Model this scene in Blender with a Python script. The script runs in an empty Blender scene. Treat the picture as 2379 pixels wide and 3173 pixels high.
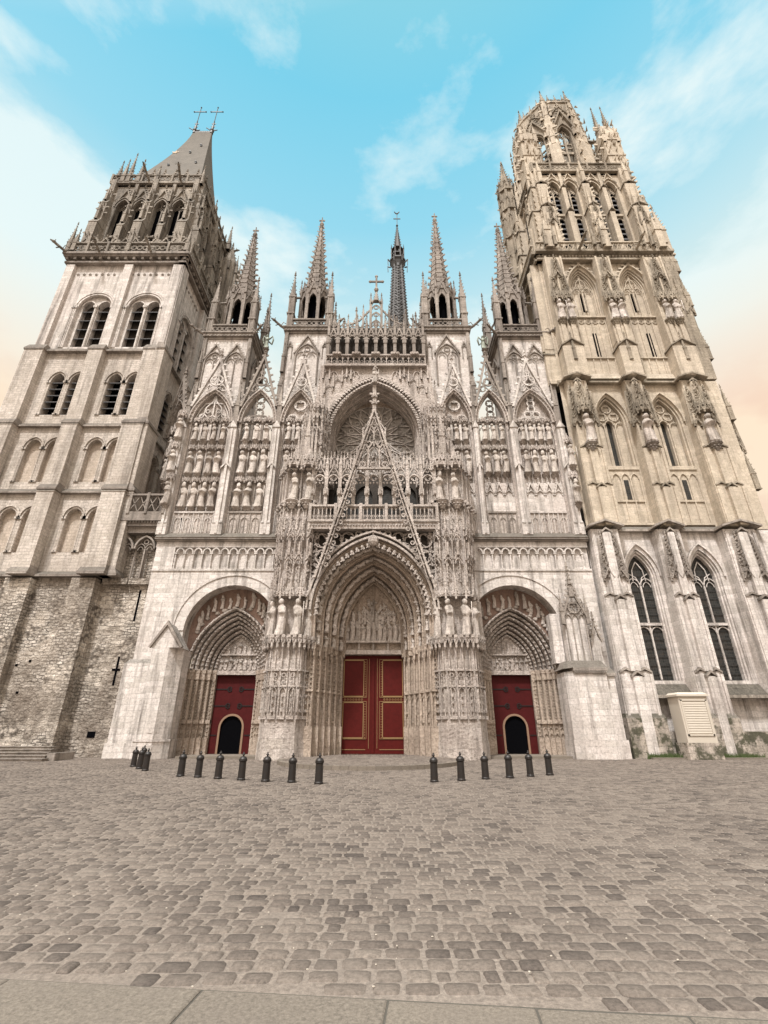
import bpy, math, random
import numpy as np
from mathutils import Matrix, Vector
R = math.radians
rng = random.Random(11)
scn = bpy.context.scene
COL = scn.collection
PI = math.pi
AX = -0.83            # axis of the west front

# ------------------------------------------------------------------ mesh builder
class MB:
    def __init__(s, M=None):
        s.v = []; s.f = []; s.M = M
    def add(s, vs, fs):
        b = len(s.v)
        if s.M is not None:
            M = s.M
            s.v += [tuple(M @ Vector(p)) for p in vs]
        else:
            s.v += [tuple(p) for p in vs]
        s.f += [tuple(i + b for i in f) for f in fs]
    def merge(s, o, M=None):
        b = len(s.v)
        MM = M if s.M is None else (s.M @ M if M is not None else s.M)
        if MM is not None:
            s.v += [tuple(MM @ Vector(p)) for p in o.v]
        else:
            s.v += o.v
        s.f += [tuple(i + b for i in f) for f in o.f]
    def box(s, x0, x1, y0, y1, z0, z1):
        s.add([(x0,y0,z0),(x1,y0,z0),(x1,y1,z0),(x0,y1,z0),(x0,y0,z1),(x1,y0,z1),(x1,y1,z1),(x0,y1,z1)],
              [(0,1,5,4),(1,2,6,5),(2,3,7,6),(3,0,4,7),(4,5,6,7),(3,2,1,0)])
    def frus(s, x0, x1, y0, y1, z0, X0, X1, Y0, Y1, z1):
        s.add([(x0,y0,z0),(x1,y0,z0),(x1,y1,z0),(x0,y1,z0),(X0,Y0,z1),(X1,Y0,z1),(X1,Y1,z1),(X0,Y1,z1)],
              [(0,1,5,4),(1,2,6,5),(2,3,7,6),(3,0,4,7),(4,5,6,7),(3,2,1,0)])
    def prism(s, poly, y0, y1):
        n = len(poly)
        s.add([(x,y0,z) for x,z in poly] + [(x,y1,z) for x,z in poly],
              [tuple(range(n)), tuple(range(2*n-1, n-1, -1))] + [(i, n+i, n+(i+1)%n, (i+1)%n) for i in range(n)])
    def vprism(s, poly, z0, z1, k=1.0, c=None):
        n = len(poly)
        if c is None: c = (sum(p[0] for p in poly)/n, sum(p[1] for p in poly)/n)
        s.add([(x,y,z0) for x,y in poly] + [(c[0]+(x-c[0])*k, c[1]+(y-c[1])*k, z1) for x,y in poly],
              [tuple(range(n-1,-1,-1)), tuple(range(n, 2*n))] + [(i, (i+1)%n, n+(i+1)%n, n+i) for i in range(n)])
    def cyl(s, x, y, z0, z1, r, n=8, r1=None, rot=0):
        if r1 is None: r1 = r
        vs = [(x+r*math.cos(rot+2*PI*i/n), y+r*math.sin(rot+2*PI*i/n), z0) for i in range(n)]
        if r1 > 1e-4:
            vs += [(x+r1*math.cos(rot+2*PI*i/n), y+r1*math.sin(rot+2*PI*i/n), z1) for i in range(n)]
            s.add(vs, [(i,(i+1)%n,n+(i+1)%n,n+i) for i in range(n)] + [tuple(range(n,2*n)), tuple(range(n-1,-1,-1))])
        else:
            vs.append((x,y,z1))
            s.add(vs, [(i,(i+1)%n,n) for i in range(n)] + [tuple(range(n-1,-1,-1))])
    def lathe(s, x, y, prof, n=12):
        vs = []; fs = []
        for r, z in prof:
            vs += [(x+r*math.cos(2*PI*i/n), y+r*math.sin(2*PI*i/n), z) for i in range(n)]
        for k in range(len(prof)-1):
            fs += [(k*n+i, k*n+(i+1)%n, (k+1)*n+(i+1)%n, (k+1)*n+i) for i in range(n)]
        fs += [tuple(range(n-1,-1,-1)), tuple(range((len(prof)-1)*n, len(prof)*n))]
        s.add(vs, fs)
    def tube(s, pts, r, n=4, closed=False):
        pts = [Vector(p) for p in pts]; m = len(pts)
        vs = []; fs = []
        for i, p in enumerate(pts):
            if closed: t = pts[(i+1)%m] - pts[i-1]
            else: t = pts[min(i+1,m-1)] - pts[max(i-1,0)]
            if t.length < 1e-6: t = Vector((0,0,1))
            t.normalize()
            a = Vector((0,1,0)) if abs(t.y) < .9 else Vector((1,0,0))
            u = t.cross(a).normalized(); w = t.cross(u).normalized()
            for k in range(n):
                an = 2*PI*(k+.5)/n
                vs.append(p + u*math.cos(an)*r + w*math.sin(an)*r)
        for i in range(m if closed else m-1):
            j = (i+1) % m
            fs += [(i*n+k, i*n+(k+1)%n, j*n+(k+1)%n, j*n+k) for k in range(n)]
        s.add(vs, fs)
    def bar(s, p, q, r, n=4): s.tube([p, q], r, n)
    def blob(s, x, y, z, rx, ry=None, rz=None, n=6, m=4):
        ry = rx if ry is None else ry; rz = rx if rz is None else rz
        vs = [(x,y,z-rz)]
        for j in range(1, m):
            a = -PI/2 + PI*j/m
            vs += [(x+rx*math.cos(a)*math.cos(2*PI*i/n), y+ry*math.cos(a)*math.sin(2*PI*i/n), z+rz*math.sin(a)) for i in range(n)]
        vs.append((x,y,z+rz)); L = len(vs)-1
        fs = [(0, 1+(i+1)%n, 1+i) for i in range(n)]
        for j in range(m-2):
            fs += [(1+j*n+i, 1+j*n+(i+1)%n, 1+(j+1)*n+(i+1)%n, 1+(j+1)*n+i) for i in range(n)]
        fs += [(L, 1+(m-2)*n+i, 1+(m-2)*n+(i+1)%n) for i in range(n)]
        s.add(vs, fs)
    def mesh(s, name, mat, smooth=False):
        me = bpy.data.meshes.new(name)
        me.from_pydata(s.v, [], s.f); me.update()
        if mat: me.materials.append(mat)
        if smooth:
            me.polygons.foreach_set('use_smooth', [True]*len(me.polygons))
        return me

WM = {}
def obj(name, me, parent=None, M=None):
    """link a mesh whose vertices are in world coordinates (or local ones placed by M)"""
    o = bpy.data.objects.new(name, me); COL.objects.link(o)
    M = M if M is not None else Matrix()
    if parent is not None:
        o.parent = parent
        o.matrix_local = WM[parent.name].inverted() @ M
    else:
        o.matrix_world = M
    WM[o.name] = M.copy()
    return o
def part(name, mb, mat, parent, smooth=False, label=None):
    o = obj(name, mb.mesh(name, mat, smooth), parent)
    if label: o['label'] = label
    return o
def thing(name, loc, label, cat, group=None):
    o = bpy.data.objects.new(name, None); COL.objects.link(o)
    o.location = loc; WM[o.name] = Matrix.Translation(Vector(loc))
    o.empty_display_size = .3
    o['label'] = label; o['category'] = cat
    if group: o['group'] = group
    return o
def tag(o, label, cat, group=None):
    o['label'] = label; o['category'] = cat
    if group: o['group'] = group
    return o
def T(x, y, z, rz=0, sx=1, sy=None, sz=None):
    sy = sx if sy is None else sy; sz = sx if sz is None else sz
    return Matrix.Translation((x,y,z)) @ Matrix.Rotation(rz,4,'Z') @ Matrix.Diagonal((sx,sy,sz,1))

# ------------------------------------------------------------------ gothic vocabulary
def arcpts(cx, zs, hw, h, n=8):
    """pointed (h>hw) or round (h==hw) arch from the left springing over the top"""
    if h < hw:      # depressed: ellipse
        return [(cx-hw*math.cos(PI*i/(2*n)), zs+h*math.sin(PI*i/(2*n))) for i in range(2*n+1)]
    r = (hw*hw+h*h)/(2*hw); c = -hw+r
    a1 = math.atan2(h, -c) if c > 1e-6 else PI/2
    L = []
    for i in range(n+1):
        a = PI + (a1-PI)*i/n
        L.append((c+r*math.cos(a), r*math.sin(a)))
    return [(cx+x, zs+z) for x,z in L] + [(cx-x, zs+z) for x,z in L[-2::-1]]
def band(mb, cx, zs, hw, h, t, y0, y1, leg=0, n=8, tt=None):
    tt = t if tt is None else tt
    a = arcpts(cx, zs, hw, h, n); b = arcpts(cx, zs, hw+t, h+tt, n)
    if leg:
        a = [(a[0][0], zs-leg)] + a + [(a[-1][0], zs-leg)]
        b = [(b[0][0], zs-leg)] + b + [(b[-1][0], zs-leg)]
    m = len(a)
    vs = [(x,y0,z) for x,z in a]+[(x,y0,z) for x,z in b]+[(x,y1,z) for x,z in a]+[(x,y1,z) for x,z in b]
    fs = []
    for i in range(m-1):
        fs += [(i,i+1,m+i+1,m+i),(2*m+i,3*m+i,3*m+i+1,2*m+i+1),(i,2*m+i,2*m+i+1,i+1),(m+i,m+i+1,3*m+i+1,3*m+i)]
    for i in (0, m-1): fs.append((i,m+i,3*m+i,2*m+i))
    mb.add(vs, fs)
def roll(mb, cx, zs, hw, h, y, r, leg=0, n=8, sides=5):
    p = arcpts(cx, zs, hw, h, n)
    if leg: p = [(p[0][0], zs-leg)]+p+[(p[-1][0], zs-leg)]
    mb.tube([(x,y,z) for x,z in p], r, sides)
def archwall(mb, x0, x1, z0, z1, ops, y, d, back=False, n=6):
    """wall face with arched openings (cx,hw,zb,zs,h) and their reveals"""
    ops = sorted(ops); faces = []
    def q(a,b,c,e): # x,z rect
        if b-a > 1e-4 and e-c > 1e-4: faces.append([(a,c),(b,c),(b,e),(a,e)])
    x = x0
    for cx,hw,zb,zs,h in ops:
        q(x, cx-hw, z0, z1); q(cx-hw, cx+hw, z0, zb)
        p = arcpts(cx, zs, hw, h, n)
        for (ax,az),(bx,bz) in zip(p[:-1], p[1:]):
            if bx-ax > 1e-5: faces.append([(ax,az),(bx,bz),(bx,z1),(ax,z1)])
        x = cx+hw
        loop = [(cx-hw,zb)]+p+[(cx+hw,zb)]
        m = len(loop)
        vs = [(a,y,b) for a,b in loop]+[(a,y+d,b) for a,b in loop]
        mb.add(vs, [(i,m+i,m+i+1,i+1) for i in range(m-1)]+([(m-1,2*m-1,m,0)] if zb > z0+.01 else []))
    q(x, x1, z0, z1)
    for f in faces: mb.add([(a,y,b) for a,b in f], [(0,1,2,3)])
    if back:
        for f in faces: mb.add([(a,y+d,b) for a,b in f], [(3,2,1,0)])
        mb.add([(x0,y,z0),(x0,y+d,z0),(x0,y+d,z1),(x0,y,z1)],[(0,1,2,3)])
        mb.add([(x1,y,z0),(x1,y+d,z0),(x1,y+d,z1),(x1,y,z1)],[(3,2,1,0)])
        mb.add([(x0,y,z1),(x1,y,z1),(x1,y+d,z1),(x0,y+d,z1)],[(0,1,2,3)])
def ring(mb, cx, cz, y, r, t, n=14, sides=4):
    mb.tube([(cx+r*math.cos(2*PI*i/n), y, cz+r*math.sin(2*PI*i/n)) for i in range(n)], t, sides, True)
def foil(mb, cx, cz, y, r, t, k=4, rot=PI/4, ringed=True, n=6):
    """k-foil: k arcs meeting in cusps inside a circle of radius r"""
    rr = r*.44; rc = r*.5
    pts = []
    for j in range(k):
        a = rot+2*PI*j/k
        for i in range(n+1):
            b = a - 1.9 + 3.8*i/n
            pts.append((cx+rc*math.cos(a)+rr*math.cos(b), y, cz+rc*math.sin(a)+rr*math.sin(b)))
    mb.tube(pts, t*.8, 4, True)
    if ringed: ring(mb, cx, cz, y, r, t, 12)
def crk(mb, x, y, z, s, dx=0, dy=0):
    """crocket: a curled leaf that leans out"""
    mb.add([(x-dx*s*.4-s*.3*abs(dy), y-dy*s*.4-s*.3*abs(dx), z-s*.3),(x-dx*s*.4+s*.3*abs(dy), y-dy*s*.4+s*.3*abs(dx), z-s*.3),
            (x+dx*s*.9, y+dy*s*.9, z+s*.1),(x+dx*s*.75, y+dy*s*.75, z+s*.75),(x, y, z+s*.7)],
           [(0,1,2),(2,1,3),(0,2,3),(1,4,3),(0,3,4)])
def finial(mb, x, y, z, s):
    mb.cyl(x,y,z,z+s*1.6,s*.16,5)
    mb.blob(x,y,z+s*.5,s*.42,s*.42,s*.2,4,3); mb.blob(x,y,z+s*1.15,s*.3,s*.3,s*.16,4,3); mb.blob(x,y,z+s*1.7,s*.17,s*.17,s*.25,4,3)
def spire(mb, x, y, z0, h, r, n=8, rows=10, cs=.22, rot=None, fin=True):
    rot = PI/n if rot is None else rot
    mb.cyl(x,y,z0,z0+h*.98,r,n,r*.06,rot)
    for i in range(n):
        a = rot+2*PI*i/n
        for j in range(rows):
            t = (j+.5)/rows*.95
            rr = r*(1-t)+r*.05
            crk(mb, x+rr*math.cos(a), y+rr*math.sin(a), z0+h*t, cs*(1-.35*t), math.cos(a), math.sin(a))
    if fin: finial(mb, x, y, z0+h*.95, cs*2.2)
def gable(mb, cx, z0, hw, h, t, y0, y1, rows=6, cs=.2, fin=True):
    """two raking bars meeting in a crocketed point"""
    k = math.hypot(hw,h); ti = t*k/hw*.5
    for sg in (-1,1):
        poly = [(cx+sg*hw,z0),(cx+sg*(hw-t*k/h),z0),(cx,z0+h-t*k/hw),(cx,z0+h)]
        if sg>0: poly = poly[::-1]
        mb.prism(poly, y0, y1)
        for j in range(rows):
            u = (j+.6)/rows
            crk(mb, cx+sg*hw*(1-u), (y0+y1)/2, z0+h*u, cs, sg, 0)
    if fin: finial(mb, cx, (y0+y1)/2, z0+h-.05, cs*2)
def pinn(mb, x, y, z0, w, hs, hp, rows=5, gab=True, cs=None, base=True):
    cs = cs or w*.28
    if base: mb.box(x-w*.6,x+w*.6,y-w*.6,y+w*.6,z0,z0+w*.25)
    mb.box(x-w/2,x+w/2,y-w/2,y+w/2,z0,z0+hs)
    if gab:
        for k in range(4):
            M = T(x,y,z0+hs-w*.35,k*PI/2)
            g = MB(); g.prism([(-w*.58,0),(w*.58,0),(0,w*1.15)], -w*.6, -w*.42)
            mb.merge(g, M)
    spire(mb,x,y,z0+hs,hp,w*.6,4,rows,cs,PI/4)
def balus(mb, x0, x1, z0, z1, y, d=.22, step=.6, style='foil', post=0):
    h = z1-z0
    mb.box(x0,x1,y-d/2-.04,y+d/2+.04,z1-.16,z1); mb.box(x0,x1,y-d/2,y+d/2,z0,z0+.14)
    n = max(1, round((x1-x0)/step)); s = (x1-x0)/n
    for i in range(n):
        c = x0+(i+.5)*s; zz = (z0+z1)/2
        if style == 'foil': foil(mb, c, zz, y, min(s,h-.3)*.48, .05)
        elif style == 'arch':
            mb.box(c-s/2-.035,c-s/2+.035,y-d*.25,y+d*.25,z0+.14,z1-.16)
            roll(mb,c,z1-.16-s*.7,s*.42,s*.6,y,.035,0,3,4); ring(mb,c,z0+.14+h*.2,y,s*.3,.03,6)
        elif style == 'lattice':
            mb.bar((c-s/2,y,z0+.14),(c+s/2,y,z1-.16),.05); mb.bar((c+s/2,y,z0+.14),(c-s/2,y,z1-.16),.05)
        elif style == 'wave':
            mb.tube([(c-s/2+s*t,y,z0+.14+(h-.3)*(.5-.5*math.cos(PI*t))) for t in (0,.25,.5,.75,1)], .05, 4)
            ring(mb,c-s*.22,z0+h*.66,y,s*.2,.04,7); ring(mb,c+s*.22,z0+h*.36,y,s*.2,.04,7)
    if style in ('arch',): mb.box(x1-.05,x1+.05,y-d*.3,y+d*.3,z0+.14,z1-.16)
    if post:
        k = max(1, round((x1-x0)/post))
        for i in range(k+1):
            c = x0+(x1-x0)*i/k
            mb.box(c-.11,c+.11,y-d/2-.07,y+d/2+.07,z0-.05,z1+.1)
def tracery(mb, cx, zb, hw, zs, h, y, t, lights=2, kind='foil'):
    """mullions, cusped lancet heads and foiled circles of one window"""
    w = 2*hw/lights; sub = w*.62
    for i in range(1, lights):
        x = cx-hw+w*i; mb.box(x-t,x+t,y-t,y+t,zb,zs)
    for i in range(lights):
        roll(mb, cx-hw+w*(i+.5), zs-.001, w*.5, sub, y, t*.8, 0, 4, 4)
        roll(mb, cx-hw+w*(i+.5), zs-.1, w*.3, sub*.7, y, t*.6, 0, 3, 4)
    top = h-sub
    if lights == 1: return
    if kind == 'foil':
        r = min(hw*.42, top*.33)
        foil(mb, cx, zs+h*.62, y, r, t*.8)
        if lights > 2:
            for sx in (-1,1): foil(mb, cx+sx*hw*.5, zs+sub*.95+r*.2, y, r*.85, t*.7)
        else:
            for sx in (-1,1): ring(mb, cx+sx*hw*.55, zs+sub*1.05, y, r*.38, t*.6, 8)
    elif kind == 'flame':
        for sx in (-1,1):
            mb.tube([(cx+sx*hw*a,y,zs+h*b) for a,b in ((.02,.95),(.1,.75),(.42,.55),(.5,.35),(.25,.2),(0,.28))], t*.8, 4)
            mb.tube([(cx+sx*hw*a,y,zs+h*b) for a,b in ((.08,.7),(.5,.68),(.75,.45),(.98,.1))], t*.7, 4)
            mb.tube([(cx+sx*hw*a,y,zs+h*b) for a,b in ((.55,.35),(.7,.25),(.75,.1),(.5,.12))], t*.7, 4)
            ring(mb, cx+sx*hw*.3, zs+h*.42, y, hw*.12, t*.6, 8); ring(mb, cx+sx*hw*.62, zs+h*.27, y, hw*.12, t*.6, 8)
        mb.tube([(cx,y,zs+h*.3),(cx,y,zs+h*.9)], t*.8, 4)
    elif kind == 'net':
        z = zs+sub*.9; row = 0
        while z < zs+h*.95:
            f = (z-zs)/h; half = hw*math.sqrt(max(0,1-f*f))*.92 if f < 1 else 0
            nn = max(1, lights-1-row); ww = w
            for i in range(nn):
                xx = cx+(i-(nn-1)/2)*ww
                if abs(xx-cx)+ww*.35 < half+.15: foil(mb, xx, z, y, ww*.43, t*.75)
            z += ww*.8; row += 1
            if row > lights: break
# ------------------------------------------------------------------ materials
def newmat(name):
    m = bpy.data.materials.new(name); m.use_nodes = True
    nt = m.node_tree; nt.nodes.clear()
    return m, nt, nt.nodes, nt.links
def N(ns, t, **k):
    n = ns.new(t)
    for a, b in k.items():
        if a.startswith('i_'): n.inputs[a[2:].replace('_',' ')].default_value = b
        else: setattr(n, a, b)
    return n
def mixc(ns, ln, fac, a, b, mode='MIX'):
    n = ns.new('ShaderNodeMix'); n.data_type = 'RGBA'; n.blend_type = mode
    for s, v in ((n.inputs[0],fac),(n.inputs[6],a),(n.inputs[7],b)):
        if hasattr(v,'is_linked') or hasattr(v,'links'): ln.new(v, s)
        else: s.default_value = v if not isinstance(v,tuple) or len(v)==4 else (*v,1)
    return n.outputs[2]
def ramp(ns, ln, src, p0, p1, c0=(0,0,0,1), c1=(1,1,1,1)):
    r = ns.new('ShaderNodeValToRGB'); e = r.color_ramp.elements
    e[0].position = p0; e[1].position = p1; e[0].color = c0; e[1].color = c1
    ln.new(src, r.inputs[0]); return r.outputs[0]
def noise(ns, ln, vec, scale, detail=4, rough=.6):
    n = ns.new('ShaderNodeTexNoise'); n.inputs['Scale'].default_value = scale
    n.inputs['Detail'].default_value = detail; n.inputs['Roughness'].default_value = rough
    ln.new(vec, n.inputs['Vector']); return n.outputs[0]
def mth(ns, ln, op, a, b=None):
    n = ns.new('ShaderNodeMath'); n.operation = op
    for s, v in ((n.inputs[0],a),(n.inputs[1],b)):
        if v is None: continue
        if hasattr(v,'links'): ln.new(v, s)
        else: s.default_value = v
    return n.outputs[0]
def stone(name, base, stain, dirt_shade, bw=.75, bh=.34, joint=.45, bump=.35, rough_amt=.4, crust=(.10,.09,.075), stain_lo=.42, stain_hi=.72, warp=.03, msize=.016, streak=.5, carved=0.0, var=.80, bscale=.22, patch=False):
    m, nt, ns, ln = newmat(name)
    out = N(ns,'ShaderNodeOutputMaterial'); b = N(ns,'ShaderNodeBsdfPrincipled')
    b.inputs['Roughness'].default_value = .9; b.inputs['Specular IOR Level'].default_value = .25
    ln.new(b.outputs[0], out.inputs[0])
    g = N(ns,'ShaderNodeNewGeometry'); pos = g.outputs['Position']
    sp = N(ns,'ShaderNodeSeparateXYZ'); ln.new(pos, sp.inputs[0])
    xy = mth(ns,ln,'ADD',sp.outputs[0],sp.outputs[1])
    wz = noise(ns,ln,pos,1.3,2)
    wz2 = mth(ns,ln,'MULTIPLY',mth(ns,ln,'SUBTRACT',wz,.5),warp*6)
    cb = N(ns,'ShaderNodeCombineXYZ'); ln.new(mth(ns,ln,'ADD',xy,wz2), cb.inputs[0]); ln.new(mth(ns,ln,'ADD',sp.outputs[2],wz2), cb.inputs[1])
    br = N(ns,'ShaderNodeTexBrick'); ln.new(cb.outputs[0], br.inputs['Vector'])
    br.inputs['Scale'].default_value = 1; br.inputs['Brick Width'].default_value = bw; br.inputs['Row Height'].default_value = bh
    br.inputs['Mortar Size'].default_value = msize; br.inputs['Mortar Smooth'].default_value = .3; br.inputs['Bias'].default_value = 0
    br.inputs['Color1'].default_value = (*base,1); br.inputs['Color2'].default_value = (base[0]*var,base[1]*var,base[2]*var*.97,1)
    br.inputs['Mortar'].default_value = (base[0]*(1-joint),base[1]*(1-joint),base[2]*(1-joint),1)
    c = br.outputs['Color']
    if patch:
        b2 = N(ns,'ShaderNodeTexBrick'); mp2 = N(ns,'ShaderNodeMapping'); mp2.inputs['Location'].default_value = (.21,.13,0); mp2.inputs['Rotation'].default_value = (0,0,.02); ln.new(cb.outputs[0], mp2.inputs[0]); ln.new(mp2.outputs[0], b2.inputs['Vector'])
        b2.inputs['Scale'].default_value = 1; b2.inputs['Brick Width'].default_value = bw*1.55; b2.inputs['Row Height'].default_value = bh*1.5; b2.inputs['Mortar Size'].default_value = msize*.7; b2.inputs['Mortar Smooth'].default_value = .4
        b2.inputs['Color1'].default_value = (base[0]*1.1,base[1]*1.1,base[2]*1.08,1); b2.inputs['Color2'].default_value = (base[0]*.75,base[1]*.73,base[2]*.7,1); b2.inputs['Mortar'].default_value = (base[0]*.3,base[1]*.3,base[2]*.3,1)
        c = mixc(ns,ln,ramp(ns,ln,noise(ns,ln,pos,.42,3,.5),.47,.53),c,b2.outputs['Color'])
        vo = N(ns,'ShaderNodeTexVoronoi'); vo.inputs['Scale'].default_value = 3.6; ln.new(pos, vo.inputs['Vector'])
        er = ramp(ns,ln,noise(ns,ln,pos,.6,4,.6),.54,.62)
        c = mixc(ns,ln,er,c,mixc(ns,ln,ramp(ns,ln,vo.outputs['Distance'],.25,.6),(base[0]*.8,base[1]*.78,base[2]*.75,1),(base[0]*.22,base[1]*.21,base[2]*.2,1)))
    big = noise(ns,ln,pos,bscale,5,.65)
    c = mixc(ns,ln,ramp(ns,ln,big,stain_lo,stain_hi),c,stain)
    mp = N(ns,'ShaderNodeMapping'); mp.inputs['Scale'].default_value = (1.6,1.6,.13); ln.new(pos, mp.inputs[0])
    st = noise(ns,ln,mp.outputs[0],1.0,5,.7)
    c = mixc(ns,ln,mth(ns,ln,'MULTIPLY',ramp(ns,ln,st,.48,.70),streak),c,dirt_shade)
    fine = noise(ns,ln,pos,7,5,.75)
    c = mixc(ns,ln,mth(ns,ln,'MULTIPLY',ramp(ns,ln,fine,.46,.70),.45+.25*carved),c,dirt_shade)  # grime; where carved, extra mottling puts the hollows' shade into the colour
    mid = noise(ns,ln,pos,1.7,6,.75)
    c = mixc(ns,ln,mth(ns,ln,'MULTIPLY',ramp(ns,ln,mid,.50,.72),.5),c,stain)
    c = mixc(ns,ln,mth(ns,ln,'MULTIPLY',ramp(ns,ln,mid,.56,.78),.35+.25*carved),c,dirt_shade)
    grain = noise(ns,ln,pos,45,2,.8)
    c = mixc(ns,ln,.25,c,ramp(ns,ln,grain,.2,.8),'OVERLAY')
    # dark lichen on ledges that catch the rain
    sn = N(ns,'ShaderNodeSeparateXYZ'); ln.new(g.outputs['True Normal'], sn.inputs[0])
    up = ramp(ns,ln,sn.outputs[2],.25,.6)
    c = mixc(ns,ln,mth(ns,ln,'MULTIPLY',up,mth(ns,ln,'ADD',mth(ns,ln,'MULTIPLY',fine,.8),.35)),c,crust)
    ln.new(c, b.inputs['Base Color'])
    h = mth(ns,ln,'MULTIPLY',br.outputs['Fac'],-.6)
    h = mth(ns,ln,'ADD',h,mth(ns,ln,'MULTIPLY',fine,.9+carved))
    h = mth(ns,ln,'ADD',h,mth(ns,ln,'MULTIPLY',noise(ns,ln,pos,2.2,3),rough_amt*2))
    bp = N(ns,'ShaderNodeBump'); bp.inputs['Strength'].default_value = bump; bp.inputs['Distance'].default_value = .08
    ln.new(h, bp.inputs['Height']); ln.new(bp.outputs[0], b.inputs['Normal'])
    return m
def plain(name, col, rough=.6, metal=0, spec=.4, nscale=6, namt=.35, bump=.1, dark=None):
    m, nt, ns, ln = newmat(name)
    out = N(ns,'ShaderNodeOutputMaterial'); b = N(ns,'ShaderNodeBsdfPrincipled'); ln.new(b.outputs[0], out.inputs[0])
    b.inputs['Roughness'].default_value = rough; b.inputs['Metallic'].default_value = metal; b.inputs['Specular IOR Level'].default_value = spec
    g = N(ns,'ShaderNodeNewGeometry')
    n = noise(ns,ln,g.outputs['Position'],nscale,5,.7)
    dk = dark or tuple(v*.45 for v in col)
    c = mixc(ns,ln,mth(ns,ln,'MULTIPLY',ramp(ns,ln,n,.4,.75),namt),(*col,1),(*dk,1))
    ln.new(c, b.inputs['Base Color'])
    bp = N(ns,'ShaderNodeBump'); bp.inputs['Strength'].default_value = bump; bp.inputs['Distance'].default_value = .02
    ln.new(n, bp.inputs['Height']); ln.new(bp.outputs[0], b.inputs['Normal'])
    return m
DIRT = (.115,.095,.078)
S = {}
S['pale']   = stone('pale_limestone', (.75,.69,.65), (.55,.485,.445), (.085,.072,.062), .8,.36, .3, .4, streak=.85, var=.74, stain_lo=.5)
S['carved'] = stone('carved_limestone', (.68,.605,.555), (.42,.355,.315), (.075,.06,.05), 1.1,.6, .15, .7, streak=.6, stain_lo=.4, carved=1.2)  # heavy dark mottling also carries the shade of the carving
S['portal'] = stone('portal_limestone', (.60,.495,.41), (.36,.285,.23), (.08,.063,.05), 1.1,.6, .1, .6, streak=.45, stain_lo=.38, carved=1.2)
S['grey']   = stone('weathered_limestone', (.46,.405,.36), (.24,.205,.18), (.075,.065,.055), .8,.36, .3, .55, streak=.75, stain_lo=.36, stain_hi=.6)
S['dark']   = stone('blackened_limestone', (.47,.415,.355), (.23,.20,.168), (.05,.043,.036), .8,.36, .3, .7, streak=.9, stain_lo=.36, stain_hi=.62, crust=(.06,.055,.045))
S['tan']    = stone('sandy_limestone', (.66,.57,.46), (.42,.36,.29), (.13,.105,.08), .85,.38, .25, .35, streak=.5, stain_lo=.42)
S['tandark']= stone('sandy_weathered_limestone', (.50,.43,.345), (.25,.21,.165), (.08,.068,.05), .85,.38, .3, .6, streak=.8, stain_lo=.38, stain_hi=.62, crust=(.07,.07,.045))
S['lt']     = stone('tower_ashlar', (.67,.60,.54), (.40,.345,.295), (.085,.07,.058), .55,.26, .4, .55, streak=.6, stain_lo=.45)
S['rubble'] = stone('rough_masonry', (.72,.645,.57), (.24,.20,.165), (.07,.058,.047), .48,.22, .8, 1.0, rough_amt=1.6, warp=.07, msize=.03, streak=.5, stain_lo=.46, stain_hi=.66, var=.55, patch=True)
S['blind']  = stone('warm_infill_ashlar', (.60,.51,.43), (.45,.375,.31), (.10,.08,.065), .5,.26,.35,.4, streak=.4)
S['mould']  = stone('damp_stained_masonry', (.52,.45,.39), (.10,.095,.065), (.05,.047,.035), .8,.36, .4, .6, streak=.6, stain_lo=.47, stain_hi=.55, bscale=1.1)
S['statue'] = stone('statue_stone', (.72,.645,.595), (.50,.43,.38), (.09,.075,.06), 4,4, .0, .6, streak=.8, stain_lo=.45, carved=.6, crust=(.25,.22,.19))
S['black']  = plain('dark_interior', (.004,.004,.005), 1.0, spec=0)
S['plaster'] = stone('reddish_plaster', (.34,.235,.19), (.24,.16,.13), (.06,.045,.04), 2,2, 0,.3)
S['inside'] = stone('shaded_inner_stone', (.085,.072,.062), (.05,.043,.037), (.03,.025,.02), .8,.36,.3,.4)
S['slate']  = plain('slate_louvre', (.10,.096,.096), .7, nscale=3, namt=.6, bump=.3)
S['roof']   = plain('slate_roof', (.18,.165,.145), .85, spec=.1, nscale=.8, namt=.5, bump=.2, dark=(.09,.085,.078))
S['lead']   = plain('lead_iron', (.055,.052,.05), .6, .3, nscale=3)
S['gold']   = plain('gilt_moulding', (.36,.235,.11), .5, .2, nscale=14, namt=.4)
S['red']    = plain('red_painted_oak', (.088,.0085,.007), .55, nscale=4, namt=.55, bump=.2, spec=.15)
S['reddark']= plain('dull_red_oak', (.068,.0075,.008), .6, spec=.15, nscale=3, namt=.5, bump=.1)
S['oak']    = plain('pale_oak_frame', (.27,.17,.11), .6, nscale=9)
S['iron']   = plain('wrought_iron', (.02,.018,.018), .6, .4, nscale=12)
S['cast']   = plain('cast_iron_paint', (.035,.033,.032), .45, .5, nscale=9, namt=.5, dark=(.05,.03,.02), bump=.25)
S['rose'] = plain('dusty_old_glass', (.36,.325,.29), .5, nscale=2.5, namt=.8, bump=.3, dark=(.12,.105,.09))
S['bronze'] = plain('greenish_stone', (.20,.215,.175), .6, .4, nscale=6)
S['cream']  = plain('cream_paint', (.52,.465,.395), .6, nscale=1.5, namt=.25, dark=(.4,.35,.26))
S['weed']   = plain('weed_leaf', (.06,.085,.025), .8, nscale=8)
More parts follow.
